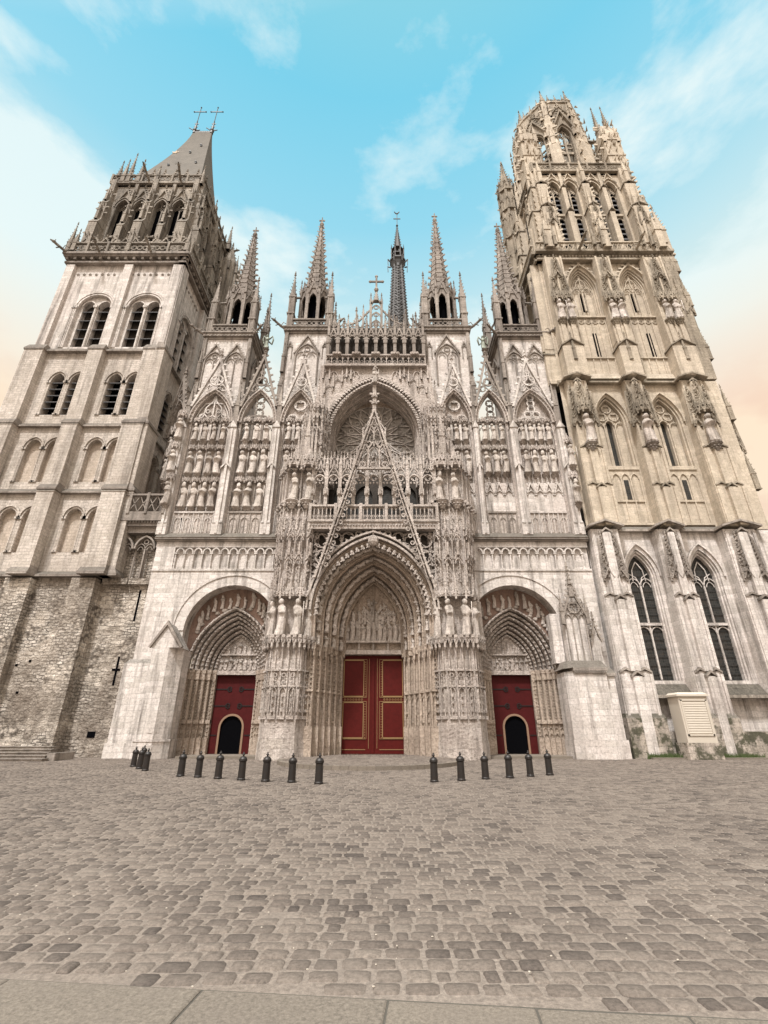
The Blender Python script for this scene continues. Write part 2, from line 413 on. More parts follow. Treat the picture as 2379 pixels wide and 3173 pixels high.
def glass():
    m, nt, ns, ln = newmat('leaded_glass')
    out = N(ns,'ShaderNodeOutputMaterial'); b = N(ns,'ShaderNodeBsdfPrincipled'); ln.new(b.outputs[0], out.inputs[0])
    g = N(ns,'ShaderNodeNewGeometry'); sp = N(ns,'ShaderNodeSeparateXYZ'); ln.new(g.outputs['Position'], sp.inputs[0])
    cb = N(ns,'ShaderNodeCombineXYZ'); ln.new(mth(ns,ln,'ADD',sp.outputs[0],sp.outputs[1]), cb.inputs[0]); ln.new(sp.outputs[2], cb.inputs[1])
    br = N(ns,'ShaderNodeTexBrick'); ln.new(cb.outputs[0], br.inputs['Vector']); br.offset = 0
    br.inputs['Scale'].default_value = 1; br.inputs['Brick Width'].default_value = .16; br.inputs['Row Height'].default_value = .2
    br.inputs['Mortar Size'].default_value = .012
    br.inputs['Color1'].default_value = (.035,.037,.036,1); br.inputs['Color2'].default_value = (.016,.018,.018,1); br.inputs['Mortar'].default_value = (.06,.055,.05,1)
    n = noise(ns,ln,g.outputs['Position'],2,3)
    ln.new(mixc(ns,ln,mth(ns,ln,'MULTIPLY',ramp(ns,ln,n,.5,.7),.5),br.outputs[0],(.06,.045,.035,1)), b.inputs['Base Color'])
    b.inputs['Roughness'].default_value = .28; b.inputs['Specular IOR Level'].default_value = .3
    n2 = noise(ns,ln,g.outputs['Position'],9,2)
    bp = N(ns,'ShaderNodeBump'); bp.inputs['Strength'].default_value = .6; bp.inputs['Distance'].default_value = .03; ln.new(n2,bp.inputs['Height']); ln.new(bp.outputs[0],b.inputs['Normal'])
    return m
S['glass'] = glass()
def setts(name, lo, mid, hi, island=True, bump=.5, nsc=25):
    m, nt, ns, ln = newmat(name)
    out = N(ns,'ShaderNodeOutputMaterial'); b = N(ns,'ShaderNodeBsdfPrincipled'); ln.new(b.outputs[0], out.inputs[0])
    g = N(ns,'ShaderNodeNewGeometry'); pos = g.outputs['Position']
    big = noise(ns,ln,pos,.35,4)
    if island:
        r = g.outputs['Random Per Island']
        v = mth(ns,ln,'ADD',mth(ns,ln,'MULTIPLY',r,.55),mth(ns,ln,'MULTIPLY',big,.62))
    else: v = big
    cr = ns.new('ShaderNodeValToRGB'); e = cr.color_ramp.elements
    e[0].position = .25; e[0].color = (*lo,1); e[1].position = .95; e[1].color = (*hi,1)
    k = e.new(.55); k.color = (*mid,1)
    ln.new(v, cr.inputs[0])
    fine = noise(ns,ln,pos,nsc,5,.8)
    c = mixc(ns,ln,.6,cr.outputs[0],ramp(ns,ln,fine,.25,.75),'OVERLAY')
    c = mixc(ns,ln,mth(ns,ln,'MULTIPLY',ramp(ns,ln,noise(ns,ln,pos,90,2,.8),.5,.75),.35),c,(.05,.042,.036,1))
    dust = noise(ns,ln,pos,1.4,6,.75)
    c = mixc(ns,ln,mth(ns,ln,'MULTIPLY',ramp(ns,ln,dust,.45,.7),.5),c,(.155,.13,.11,1))
    ln.new(c, b.inputs['Base Color']); b.inputs['Roughness'].default_value = .85; b.inputs['Specular IOR Level'].default_value = .25
    bp = N(ns,'ShaderNodeBump'); bp.inputs['Strength'].default_value = bump; bp.inputs['Distance'].default_value = .012
    ln.new(fine, bp.inputs['Height']); ln.new(bp.outputs[0], b.inputs['Normal'])
    return m
S['sett'] = setts('granite_setts', (.065,.053,.046), (.135,.110,.092), (.20,.166,.138))
S['joint'] = setts('sandy_joints', (.18,.148,.122), (.22,.183,.153), (.26,.218,.182), False)
S['slab'] = setts('paving_slab_stone', (.16,.136,.112), (.185,.158,.128), (.215,.18,.147), True, .6, 35)
# ------------------------------------------------------------------ shared carved pieces
def statue_mesh(seed, mitre=0, arms='book', nr=20, nz=46):
    r = random.Random(seed)
    prof = [(0,.135,.11),(.03,.15,.12),(.12,.135,.105),(.3,.118,.095),(.5,.098,.082),(.6,.108,.088),(.7,.125,.09),(.75,.122,.086),(.785,.10,.076),(.81,.072,.062),(.83,.058,.056),(.845,.058,.058),
            (.87,.074,.076),(.91,.082,.086),(.945,.077,.08),(.98,.05,.054),(1.0,.01,.01)]
    if mitre: prof = prof[:-3]+[(.955,.066,.068),(.99,.075,.05),(1.04,.055,.035),(1.085,.008,.008)]
    zt = prof[-1][0]; mb = MB(); vs = []
    ph = r.random()*6; k1 = r.choice((7,9,8)); sway = r.choice((-1,1))*r.uniform(.02,.05); tw = r.uniform(2,5)*r.choice((-1,1))
    for j in range(nz+1):
        z = zt*j/nz
        for (a,ax,ay),(b,bx,by) in zip(prof[:-1],prof[1:]):
            if a <= z <= b+1e-9:
                t = (z-a)/(b-a); wx = ax+(bx-ax)*t; wy = ay+(by-ay)*t; break
        ox = sway*math.sin(PI*min(z/.85,1)); oy = 0
        for i in range(nr):
            th = 2*PI*i/nr
            c, s = math.cos(th), math.sin(th)
            f = 1.0
            if z < .8:
                am = .27*(1-z/.95)
                f += am*(1-2*abs(math.sin((k1*th+ph+tw*z)*.5)))+.07*math.sin(3*th+ph*2+9*z)
            front = -s
            bx = wx*c*f; by = wy*s*f
            if arms == 'book':
                for sx in (-1,1):
                    d = (c-sx*.75)**2*3+((z-.62)/.06)**2*.6
                    if front > -.2: f2 = .075*math.exp(-d); bx += sx*f2*.45; by -= f2
                if front > .3: by -= .08*math.exp(-(c*2.2)**2-((z-.65)/.035)**2)
            elif arms == 'cross':
                if front > 0: by -= .085*math.exp(-(c*1.4)**2-((z-.6)/.03)**2); by -= .035*math.exp(-((c-.5)*3)**2-((z-.45)/.2)**2)
            elif arms == 'staff':
                bx += .075*math.exp(-((c-1)*2)**2-((z-.64)/.07)**2)
                if front > 0: by -= .055*math.exp(-((c+.4)*2.2)**2-((z-.57)/.05)**2)
            if front > .6 and .845 < z < .885: by -= .018         # beard
            if front > .97 and .885 < z < .92: by -= .016       # nose
            hd = max(0,z-.8)/.2; vs.append((bx+ox+(.02*(1 if tw>0 else -1) if z > .83 else 0), by+oy-.03*min(1,hd), z))
    fs = [(j*nr+i, j*nr+(i+1)%nr, (j+1)*nr+(i+1)%nr, (j+1)*nr+i) for j in range(nz) for i in range(nr)]
    fs += [tuple(range(nr-1,-1,-1)), tuple(range(nz*nr,(nz+1)*nr))]
    mb.add(vs, fs)
    return mb
STAT = {}
for i, (mi, ar) in enumerate([(0,'book'),(1,'book'),(0,'staff'),(0,'cross'),(1,'staff'),(0,'book'),(0,'cross'),(0,'staff')]):
    mb = statue_mesh(31+i*7, mi, ar)
    if ar == 'staff': mb.cyl(.2,-.1,0,.9,.012,5)
    me = mb.mesh('saint_statue', S['statue'], True); STAT[i] = me
SMALL = [statue_mesh(5+i, 0, a, 8, 14) for i, a in enumerate(('book','cross','staff'))]   # little carved figures inside reliefs
def figure(mb, x, y, z, h, rz=0, k=None):
    mb.merge(SMALL[rng.randrange(3) if k is None else k], T(x,y,z,rz,h*1.1,h,h))
def saint(x, y, z, h, label, rz=0, v=None, group='stone saints on the west front', w=1.15, cat='statue'):
    v = rng.randrange(8) if v is None else v
    o = obj('saint_statue', STAT[v], None, T(x,y,z,rz,h*w,h*w,h))
    return tag(o, label, cat, group)
# canopy, unit width, hangs in front of a wall at y=0
cp = MB()
P8 = [(-.5,.05),(-.5,-.3),(-.25,-.52),(.25,-.52),(.5,-.3),(.5,.05)]
cp.vprism([(x,y) for x,y in P8], 0, .14)
cp.vprism([(x*.9,y*.9) for x,y in P8], .14, .5, .8, (0,0))
for (a,b) in zip(P8[:-1],P8[1:]):
    mx,my = (a[0]+b[0])/2,(a[1]+b[1])/2; L = math.hypot(b[0]-a[0],b[1]-a[1]); an = math.atan2(b[1]-a[1],b[0]-a[0])
    g = MB(); gable(g,0,-.05,L*.5,.62,.07,-.05,.03,3,.09,False); roll(g,0,-.12,L*.42,.3,-.0,.035,0,4,4)
    cp.merge(g, T(mx,my,0,an+PI if abs(an)>2 else an))
    cp.box(a[0]-.04,a[0]+.04,a[1]-.04,a[1]+.04,-.2,.05)
for x,y in P8[1:-1]: spire(cp,x*.85,y*.85,.3,.5,.09,4,2,.06,PI/4,False)
spire(cp,0,-.15,.4,.8,.22,6,3,.09,None,False)
CANOPY = {k: cp.mesh('canopy', S[k]) for k in ('carved','grey','tandark')}
co = MB()
co.vprism([(x,y) for x,y in P8], -.1, 0); co.vprism([(x*.85,y*.85) for x,y in P8], -.2, -.1, 1.05, (0,0))
co.vprism([(x*.35,y*.35) for x,y in P8], -.75, -.2, 2.2, (0,0))
for i,(x,y) in enumerate(P8[:-1]):
    bx,by = (x+P8[i+1][0])/2,(y+P8[i+1][1])/2
    co.blob(bx*.72,by*.72,-.33,.1,.1,.09,5,3); co.blob(x*.55,y*.55,-.5,.07,.07,.09,5,3)
CONSOLE = {k: co.mesh('console', S[k]) for k in ('carved','grey','tandark')}
def canopy(par, x, y, z, w, h=None, m='carved', rz=0): obj('canopy', CANOPY[m], par, T(x,y,z,rz,w,w,h or w))
def console(par, x, y, z, w, h=None, m='carved', rz=0): obj('console', CONSOLE[m], par, T(x,y,z,rz,w,w,h or w))
# gargoyle leaning out to -y
gg = MB(); gg.tube([(0,.3,0),(0,-.5,.08),(0,-1.1,.28),(0,-1.5,.42)],.17,6); gg.blob(0,-1.65,.5,.2,.3,.2,6,4); gg.tube([(0,-1.8,.55),(0,-2.05,.5)],.1,5)
for sx in (-1,1):
    gg.tube([(sx*.1,-1.6,.62),(sx*.16,-1.55,.85)],.05,4); gg.tube([(sx*.15,-.6,.15),(sx*.5,-.5,.45),(sx*.4,-.1,.5)],.06,4); gg.tube([(sx*.15,-1,.2),(sx*.2,-1.25,-.05)],.07,4)
GARG = {k: gg.mesh('gargoyle', S[k], True) for k in ('grey','dark','tandark')}
def garg(par, x, y, z, rz=0, s=1, m='grey'): obj('gargoyle', GARG[m], par, T(x,y,z,rz,s))
PINN = {}
def pinnacle(par, x, y, z, w, hs, hp, m='grey', rz=0, name='pinnacle'):
    key = (round(w,2),round(hs,1),round(hp,1),m)
    if key not in PINN:
        mb = MB(); pinn(mb,0,0,0,w,hs,hp,max(4,int(hp/.55))); PINN[key] = mb.mesh(name, S[m])
    return obj(name, PINN[key], par, T(x,y,z,rz))

# ------------------------------------------------------------------ WEST FRONT
F = thing('cathedral_facade', (AX,36,0), 'pale gothic cathedral front with three red doors and rose window between two towers', 'cathedral')
ORD = ['first','second','third','fourth','fifth','sixth']
# --- lower walls of the two side portals (plane 35.5) with round outer arch
for cx, xa, xb in ((-11.35,-18.0,-7.6),(9.69,5.9,16.1)):
    wall = MB(); archwall(wall, xa, xb, 0, 12.9, [(cx,3.4,0,8.35,3.4)], 35.5, 1.1, n=10)
    # ledge, blind arcade
    wall.box(xa,xb,35.42,36,12.9,13.05)
    wall.box(xa,xb,35.72,36.2,13.05,15.45)
    wall.box(xa-.05,xb,35.5,36,14.85,15.45)
    wall.box(xa,xa+1.5,35.5,36,13.05,14.85)
    part('wall', wall, S['pale'], F)
for cx, xa, xb in ((-11.35,-16.4,-8.0),(9.69,6.4,15.6)):
    ar = MB(); n = 12 if cx < 0 else 13; w = (xb-xa)/n
    for i in range(n+1):
        x = xa+i*w; ar.cyl(x,35.58,13.05,14.3,.07,6); ar.box(x-.12,x+.12,35.48,35.7,14.3,14.42); ar.box(x-.11,x+.11,35.48,35.7,13.05,13.15)
    for i in range(n):
        roll(ar, xa+(i+.5)*w, 14.42, w*.42, w*.5, 35.52, .07, 0, 4, 4)
    part('arcade', ar, S['pale'], F, label='row of small blind pointed arches on slim columns')
    cn = MB()
    A, B = (-18.15,-7.5) if cx < 0 else (6.0,16.2)
    cn.box(A,B,35.2,36,15.45,15.6); cn.box(A+.05,B,35.32,36,15.33,15.45)
    cn.frus(A,B,35.15,36.3,15.6,A,B,35.75,36.3,16.15)
    part('cornice', cn, S['grey'], F)
    hd = MB(); band(hd, cx, 8.35, 3.4, 3.4, .75, 35.43, 35.5, 0, 12); band(hd, cx, 8.35, 4.15, 4.15, .14, 35.36, 35.5, 0, 12)
    part('outer_arch', hd, S['pale'], F)
# --- inner side portals
for cx, lab in ((-11.05,'left'),(9.5,'right')):
    ocx = -11.35 if cx < 0 else 9.69
    p = MB()
    # back wall with relief between round and pointed arch
    archwall(p, ocx-3.6, ocx+3.6, 0, 12.2, [(ocx,3.2,0,5.75,4.6)], 36.6, .3, n=8)
    part('portal_wall', p, S['plaster'], F)
    rel = MB()
    for k in range(13):
        a = R(22+136*k/12); rr = 3.0+rng.uniform(-.2,.1)
        x = ocx-rr*math.cos(a); z = 8.3+rr*math.sin(a)*.98-.75
        if z < 9.4+0*x: pass
        figure(rel, x, 36.5, z-.1, rng.uniform(.9,1.25), rng.uniform(-.4,.4))
        rel.blob(x+rng.uniform(-.3,.3),36.55,z-.2,.2,.14,.15,6,4)
    part('relief', rel, S['statue'], F)
    av = MB()
    K = 7
    for k in range(K):
        t = k/(K-1); hw = 3.2-1.45*t; h = 4.55-1.85*t; y = 36.45+1.2*t
        band(av, ocx+(cx-ocx)*t, 5.75, hw-.21, h-.21, .2, y, y+.35, 0, 9)
        if k % 2 == 0: roll(av, ocx+(cx-ocx)*t, 5.75, hw-.1, h-.1, y-.02, .09, 0, 9)
        pts = arcpts(ocx+(cx-ocx)*t, 5.75, hw-.12, h-.12, 13)
        for q,(x,z) in enumerate(pts):
            if k % 2: av.box(x-.09,x+.09,y-.1,y,z-.05,z+.05)
            else: av.blob(x, y-.09, z, .13,.1,.1,5,3)
    part('archivolt', av, S['carved'], F)
    ty = MB()
    pts = arcpts(cx,5.75,1.62,2.6,8)
    ty.prism([(cx-1.62,5.7)]+pts+[(cx+1.62,5.7)], 37.7, 37.9)
    ty.box(cx-1.6,cx+1.6,37.5,37.8,5.45,5.75); ty.box(cx-1.35,cx+1.35,37.5,37.75,6.85,6.95)
    for i in range(8): figure(ty, cx-1.3+i*.37, 37.65, 5.8, rng.uniform(.8,1.0))
    for i in range(5): figure(ty, cx-.8+i*.4, 37.65, 6.95, .6+.35*(1-abs(i-2)/2))
    for i in range(30): ty.blob(cx+rng.uniform(-1.2,1.2),37.66,rng.uniform(5.9,6.8),.1,.08,.12,5,3)
    part('tympanum', ty, S['carved'], F, label='carved tympanum with small figures over the %s side door' % lab)
    jb = MB()
    for sx in (-1,1):
        for k in range(6):
            t = k/5; x = ocx+(cx-ocx)*t+sx*(3.1-1.4*t); y = 36.5+1.15*t
            jb.box(x-.17,x+.17,y,y+.6,0,5.3)
            jb.cyl(x-sx*.1,y-.02,2.35,5.05,.12 if k%2 else .09,8)
            jb.box(x-.21,x+.21,y-.16,y+.6,5.05,5.5); jb.box(x-.25,x+.25,y-.18,y+.6,5.5,5.76); jb.box(x-.2,x+.2,y-.16,y+.1,2.1,2.35); jb.box(x-.18,x+.18,y-.2,y+.1,0,1.2)
            for z in np.arange(2.5,5.0,.2):
                jb.blob(x+sx*.08, y-.03, z, .07,.08,.08,5,3)
            for z in (1.35,1.75): band(jb, x, z, .08,.12,.04,y-.08,y,0,3)
        jb.box(cx+sx*1.62-.12,cx+sx*1.62+.12,37.55,37.95,0,5.6)
        for z in np.arange(.5,5.5,.28): jb.blob(cx+sx*1.62,37.52,z,.09,.07,.1,5,3)
    jb.box(ocx-3.4,ocx+3.4,38.1,38.4,0,12)
    part('jamb', jb, S['portal'], F)
    # door
    dz0, dz1 = .15, 5.5; hwd = 1.48; y = 37.95-.12
    d = MB(); wcx = cx+(.0); archwall(d, cx-hwd, cx+hwd, dz0, dz1, [(wcx,.78,dz0,1.85,.78)], y, .12, n=8)
    D = part('door', d, S['reddark'], F, label='dull red %s portal door with an open round-topped wicket' % lab)
    f = MB(); band(f, wcx, 1.85, .78,.78,.14,y-.05,y+.02,1.7,8); part('wicket_frame', f, S['oak'], D)
    f = MB(); f.box(cx-hwd,cx-.85,y-.09,y-.005,.15,.22) if 0 else None
    bk = MB(); bk.box(wcx-.8,wcx+.8,y+.09,y+.11,dz0,2.66); part('doorway', bk, S['black'], D)
    bk2 = MB()
    for z in (4.45,3.3,1.35):
        for sx in (-1,1):
            x1 = cx+sx*(.45 if z > 2 else 1.0)
            bk2.box(min(cx+sx*hwd,x1),max(cx+sx*hwd,x1),y-.035,y-.004,z-.035,z+.035)
            if z > 2:
                for b in (-1,0,1): bk2.tube([(x1+sx*.15,y-.02,z),(x1,y-.02,z+b*.18),(x1-sx*.18,y-.02,z+b*.1)],.035,4)
                ring(bk2,x1,z,y-.02,.16,.03,8)
    part('hinge', bk2, S['iron'], D)
# --- white flanking buttresses of the wings
b = MB()
b.vprism([(-16.0,36),(-16.0,34),(-14.9,34),(-14.15,34.8),(-14.15,36)][::-1], 0, 6.9)
b.vprism([(-16.1,36),(-16.1,33.9),(-14.85,33.9),(-14.05,34.75),(-14.05,36)][::-1], 0, 1.0)
b.vprism([(-16.12,36),(-16.12,33.86),(-14.82,33.86),(-14.03,34.72),(-14.03,36)][::-1], 1.0, 1.14)
b.prism([(-16.15,6.9),(-14.1,6.9),(-15.25,8.6)], 34.0, 35.6)
b.box(-18.25,-16.05,34.9,35.6,0,5.95); b.frus(-18.25,-16.05,34.9,35.6,5.95,-18.1,-16.05,35.4,35.6,6.3)
b.box(-18.35,-16.1,34.8,35.6,0,.9)
b.box(-15.3,-15.0,33.98,34.0,1.5,1.75)
part('buttress', b, S['pale'], F, label='white gabled buttress left of the left portal')
b = MB()
for sx,a,z in ((-1,-16.2,6.85),): b.prism([(-16.2,6.86),(-15.25,8.45),(-14.05,6.86),(-13.95,6.95),(-15.25,8.75),(-16.3,6.95)], 33.85, 34.1)
part('weathering', b, S['grey'], F)
b = MB()
b.vprism([(12.35,36),(12.35,34.3),(12.8,33.6),(14.9,33.6),(14.9,36)][::-1], 0, 5.3); b.box(14.9,15.6,34.0,36,0,5.0)
b.vprism([(12.3,36),(12.3,34.25),(12.75,33.55),(14.95,33.55),(14.95,36)][::-1], 0, 1.1); b.box(14.95,15.7,33.9,36,0,1.1)
b.box(13.0,14.6,34.6,36,5.8,10.2); b.box(14.85,15.5,35.0,36,4.8,8.0)
b.box(12.2,12.9,35.2,36,6.0,9.5)
part('buttress', b, S['pale'], F, label='broad white buttress with carved gabled niche right of the right portal')
b = MB(); b.box(12.7,15.0,33.45,36,5.3,5.5); b.box(15.0,15.7,33.9,36,5.0,5.2); b.frus(15.0,15.7,33.9,36,5.2,15.0,15.6,34.6,36,5.7)
b.vprism([(12.25,36),(12.25,34.2),(12.7,33.45),(15.0,33.45),(15.0,36)][::-1], 5.5, 6.0, .85, (13.7,36))
for i in range(17): b.blob(12.8+i*.13,33.5,5.22,.07,.06,.08,5,3)
part('weathering', b, S['grey'], F)
b = MB()
for i in range(4): b.cyl(13.1+i*.47,34.55,6.0,9.0,.05,5)
for i in range(3): roll(b,13.33+i*.47,9.0,.21,.32,34.55,.05,0,4)
foil(b,13.8,9.8,34.5,.4,.07); gable(b,13.8,9.1,.95,2.3,.14,34.4,34.6,7,.26); spire(b,13.8,34.6,10.6,1.9,.3,4,5,.22)
gable(b,15.2,7.4,.45,1.5,.1,34.8,34.95,5,.2)
for x in (12.9,14.7): pinn(b,x,34.5,8.6,.24,1.0,1.4,4)
for i in range(40): b.blob(13.8+rng.uniform(-1,1)*.7,34.5,9.3+rng.uniform(0,1),.07,.06,.08,5,3)
part('blind_tabernacle', b, S['grey'], F)
# ------------------------------------------------------------------ central portal
CX = -0.80
pt = MB()
K = 9
for k in range(K):
    t = k/(K-1); hw = 4.25-1.87*t; zs = 9.3-1.1*t; h = 5.35-1.0*t; y = 33.3+3.5*t+(.32 if k%2 else 0)
    band(pt, CX, zs, hw-.25, h-.25, .28, y, y+.7, zs-6.6, 9)
    if k % 2 == 0: roll(pt, CX, zs, hw-.05, h-.05, y-.03, .08, zs-7, 9); roll(pt, CX, zs, hw-.24, h-.24, y-.0, .07, zs-7, 9)
part('archivolt', pt, S['portal'], F)
for k in (1,3,5,7):
    fg = MB()
    t = k/(K-1); hw = 4.25-1.87*t; zs = 9.3-1.1*t; h = 5.35-1.0*t; y = 33.5+3.5*t
    pts = arcpts(CX, zs, hw-.2, h-.2, 9)
    pts = [(pts[0][0],z) for z in (7.1,8.1)]+pts+[(pts[-1][0],z) for z in (8.1,7.1)]
    for j in range(len(pts)-1):
        (x,z),(x2,z2) = pts[j],pts[j+1]
        an = math.atan2(x2-x,z2-z) if x < CX else math.atan2(x-x2, z-z2)
        L = math.hypot(x2-x,z2-z)
        nn = max(1, round(L/.8))
        for q in range(nn):
            u = q/nn
            M = Matrix.Translation((x+(x2-x)*u,y-.1,z+(z2-z)*u)) @ Matrix.Rotation(an if x < CX else an,4,'Y') @ Matrix.Diagonal((1.3,1.2,.74,1))
            g = SMALL[rng.randrange(3)]
            if x > CX: M = Matrix.Translation((x2+(x-x2)*u,y-.1,z2+(z-z2)*u)) @ Matrix.Rotation(an,4,'Y') @ Matrix.Diagonal((.8,.8,.72,1))
            fg.merge(g, M)
            fg.blob(x+(x2-x)*u, y-.08, z+(z2-z)*u, .2,.17,.12,6,3)
    part('archivolt_figures', fg, S['statue'], F)
hd = MB(); band(hd, CX, 9.3, 4.28, 5.4, .16, 32.9, 33.4, 0, 12); band(hd, CX, 9.3, 4.55, 5.75, .13, 32.8, 33.2, 0, 12)
pts = arcpts(CX, 9.3, 4.0, 5.05, 16)
for i,(x,z) in enumerate(pts):     # hanging cusps
    hd.blob(x*.985+CX*.015, 33.05, z-.1, .13,.1,.16,5,3); crk(hd, x, 33.05, z-.3, .25, 1 if x<CX else -1, 0)
    hd.tube([(x,33.0,z),(x*.97+CX*.03,33.0,z-.3)],.05,4)
pts = arcpts(CX, 9.3, 4.62, 5.85, 20)
for x,z in pts: crk(hd, x, 33.0, z, .24, -1 if x<CX else 1, 0)
hd.blob(CX,32.85,14.4,.4,.3,.45,8,5); finial(hd,CX,32.95,14.9,.5)
part('portal_hood', hd, S['carved'], F)
# spandrels between hood and balustrade: openwork circles
for sg in (-1,1):
    sp = MB()
    for (dx,z,r) in ((1.9,14.7,.5),(2.9,14.6,.62),(3.85,14.55,.55),(2.75,13.7,.28),(3.75,13.3,.52),(4.3,12.4,.33),(4.35,13.5,.22),(4.3,14.9,.22),(3.3,12.9,.2),(1.1,15.1,.22),(4.35,11.3,.22)):
        foil(sp, CX+sg*dx, z, 33.3, r, .06, 3 if r < .4 else 4, rng.random())
    for j in range(16): sp.blob(CX+sg*rng.uniform(2,4.5),33.3,rng.uniform(13,15.2),.09,.09,.09,5,3)
    part('spandrel_tracery', sp, S['carved'], F)
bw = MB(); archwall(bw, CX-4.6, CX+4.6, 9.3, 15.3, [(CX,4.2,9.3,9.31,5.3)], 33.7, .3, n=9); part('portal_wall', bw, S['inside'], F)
ty = MB()
pts = arcpts(CX,8.2,2.36,4.35,9)
ty.prism([(CX-2.36,7.0)]+pts+[(CX+2.36,7.0)], 37.2, 37.5)
part('tympanum', ty, S['portal'], F); ty = MB()
ty.box(CX-2.45,CX+2.45,36.9,37.4,6.85,7.15); ty.box(CX-2.45,CX+2.45,36.85,37.4,7.7,7.85)
for i in range(-2,3): ty.box(CX+i*1.1-.06,CX+i*1.1+.06,37.0,37.4,7.15,7.7); 
for i in range(11): figure(ty, CX-2.05+i*.41, 37.1, 7.85, 1.25+.35*rng.random(), rng.uniform(-.5,.5))
for i in range(8): figure(ty, CX-1.6+i*.45, 37.1, 9.1, 1.05, rng.uniform(-.6,.6))
for i in range(22):
    a = rng.uniform(.25,PI-.25); r = rng.uniform(.4,1)
    x = CX+1.5*r*math.cos(a); z = 8.9+2.4*r*math.sin(a); figure(ty,x,37.14,z-.25,.55,rng.uniform(-.5,.5)); ty.blob(x+.15,37.15,z,.14,.12,.1,6,4)
    ty.tube([(CX,37.12,8.6),(CX+(x-CX)*.4,37.05,8.6+(z-8.6)*.7),(x,37.12,z)],.05,4)
for i in range(60): ty.blob(CX+rng.uniform(-1.9,1.9),37.15,rng.uniform(7.9,9.6),rng.uniform(.06,.15),.1,.12,5,3)
part('tympanum_relief', ty, S['statue'], F, label='densely carved pointed relief with a branching tree of figures over the main door')
# splayed jambs
jb = MB()
for sg in (-1,1):
    for k in range(6):
        t = k/5; x = CX+sg*(4.15-1.6*t); y = 33.5+3.4*t
        jb.box(x-.3,x+.3,y,y+.9,.12,7.0)
        jb.box(x-.36,x+.36,y-.12,y+.9,.12,1.9)
        for dx in (-.22,0,.22):
            jb.cyl(x+dx,y-.04,1.9,6.4,.055,5)
        for z in np.arange(4.3,6.3,.3): jb.blob(x+.1,y-.04,z,.08,.08,.1,5,3)
        band(jb,x,3.5,.16,.25,.05,y-.12,y,.9,3); jb.box(x-.28,x+.28,y-.14,y,4.0,4.15)
        for z in (2.2,2.8,3.3): jb.blob(x+rng.uniform(-.1,.1),y-.06,z,.1,.07,.14,5,3)
        for dx in (-.2,0,.2):
            jb.blob(x+dx,y-.15,6.5,.09,.1,.35,5,3); jb.box(x+dx-.09,x+dx+.09,y-.22,y,6.7,7.15)
    for z in np.arange(.6,6.8,.3): jb.blob(CX+sg*2.52,37.15,z,.07,.07,.1,5,3)
    jb.box(CX+sg*2.55-.12,CX+sg*2.55+.12,37.1,37.6,.12,6.9)
jb.box(CX-2.7,CX+2.7,37.55,37.9,0,13)
part('jamb', jb, S['portal'], F)
# red door of two leaves
for sg, nm in ((-1,'left'),(1,'right')):
    y = 37.4; hw = 2.4
    x0, x1 = (CX-hw, CX-.012) if sg < 0 else (CX+.012, CX+hw)
    d = MB(); d.box(x0,x1,y,y+.12,.17,6.8)
    D = part('door', d, S['red'], F, label='%s leaf of the tall red central door with gilt-edged panels' % nm)
    xa, xb = (CX-2.15, CX-.72) if sg < 0 else (CX+.72, CX+2.15)
    for za, zb in ((3.95,6.45),(1.2,3.5)):
        g = MB()
        for e, w in ((0,.05),(.24,.022)):
            g.box(xa-e,xb+e,y-.05,y-.004,za-e*.3-w,za-e*.3+w*.2); g.box(xa-e,xb+e,y-.05,y-.004,zb+e*.3-w*.2,zb+e*.3+w)
            g.box(xa-e-w,xa-e,y-.05,y-.004,za-e*.3,zb+e*.3); g.box(xb+e,xb+e+w,y-.05,y-.004,za-e*.3,zb+e*.3)
        for z in np.arange(za,zb,.17):
            for x in (xa-.12,xb+.14): g.blob(x,y-.01,z,.035,.03,.05,4,3)
        part('gilt_moulding', g, S['gold'], D)
        p = MB(); p.box(xa+.02,xb-.02,y-.03,y-.003,za+.02,zb-.02); part('panel', p, S['red'], D)
    g = MB()
    for i in range(7): ring(g, xa+.1+i*.205, 3.72, y-.015, .06, .018, 6)
    g.box(xa-.25,xb+.2,y-.03,y-.004,.42,.455)
    xx = CX+sg*.3; g.box(xx-.012,xx+.012,y-.03,y-.004,.5,6.6)
    part('gilt_moulding', g, S['gold'], D)
fr = MB(); fr.box(CX-.09,CX+.09,37.3,37.42,.17,6.8); part('door_post', fr, S['red'], F)
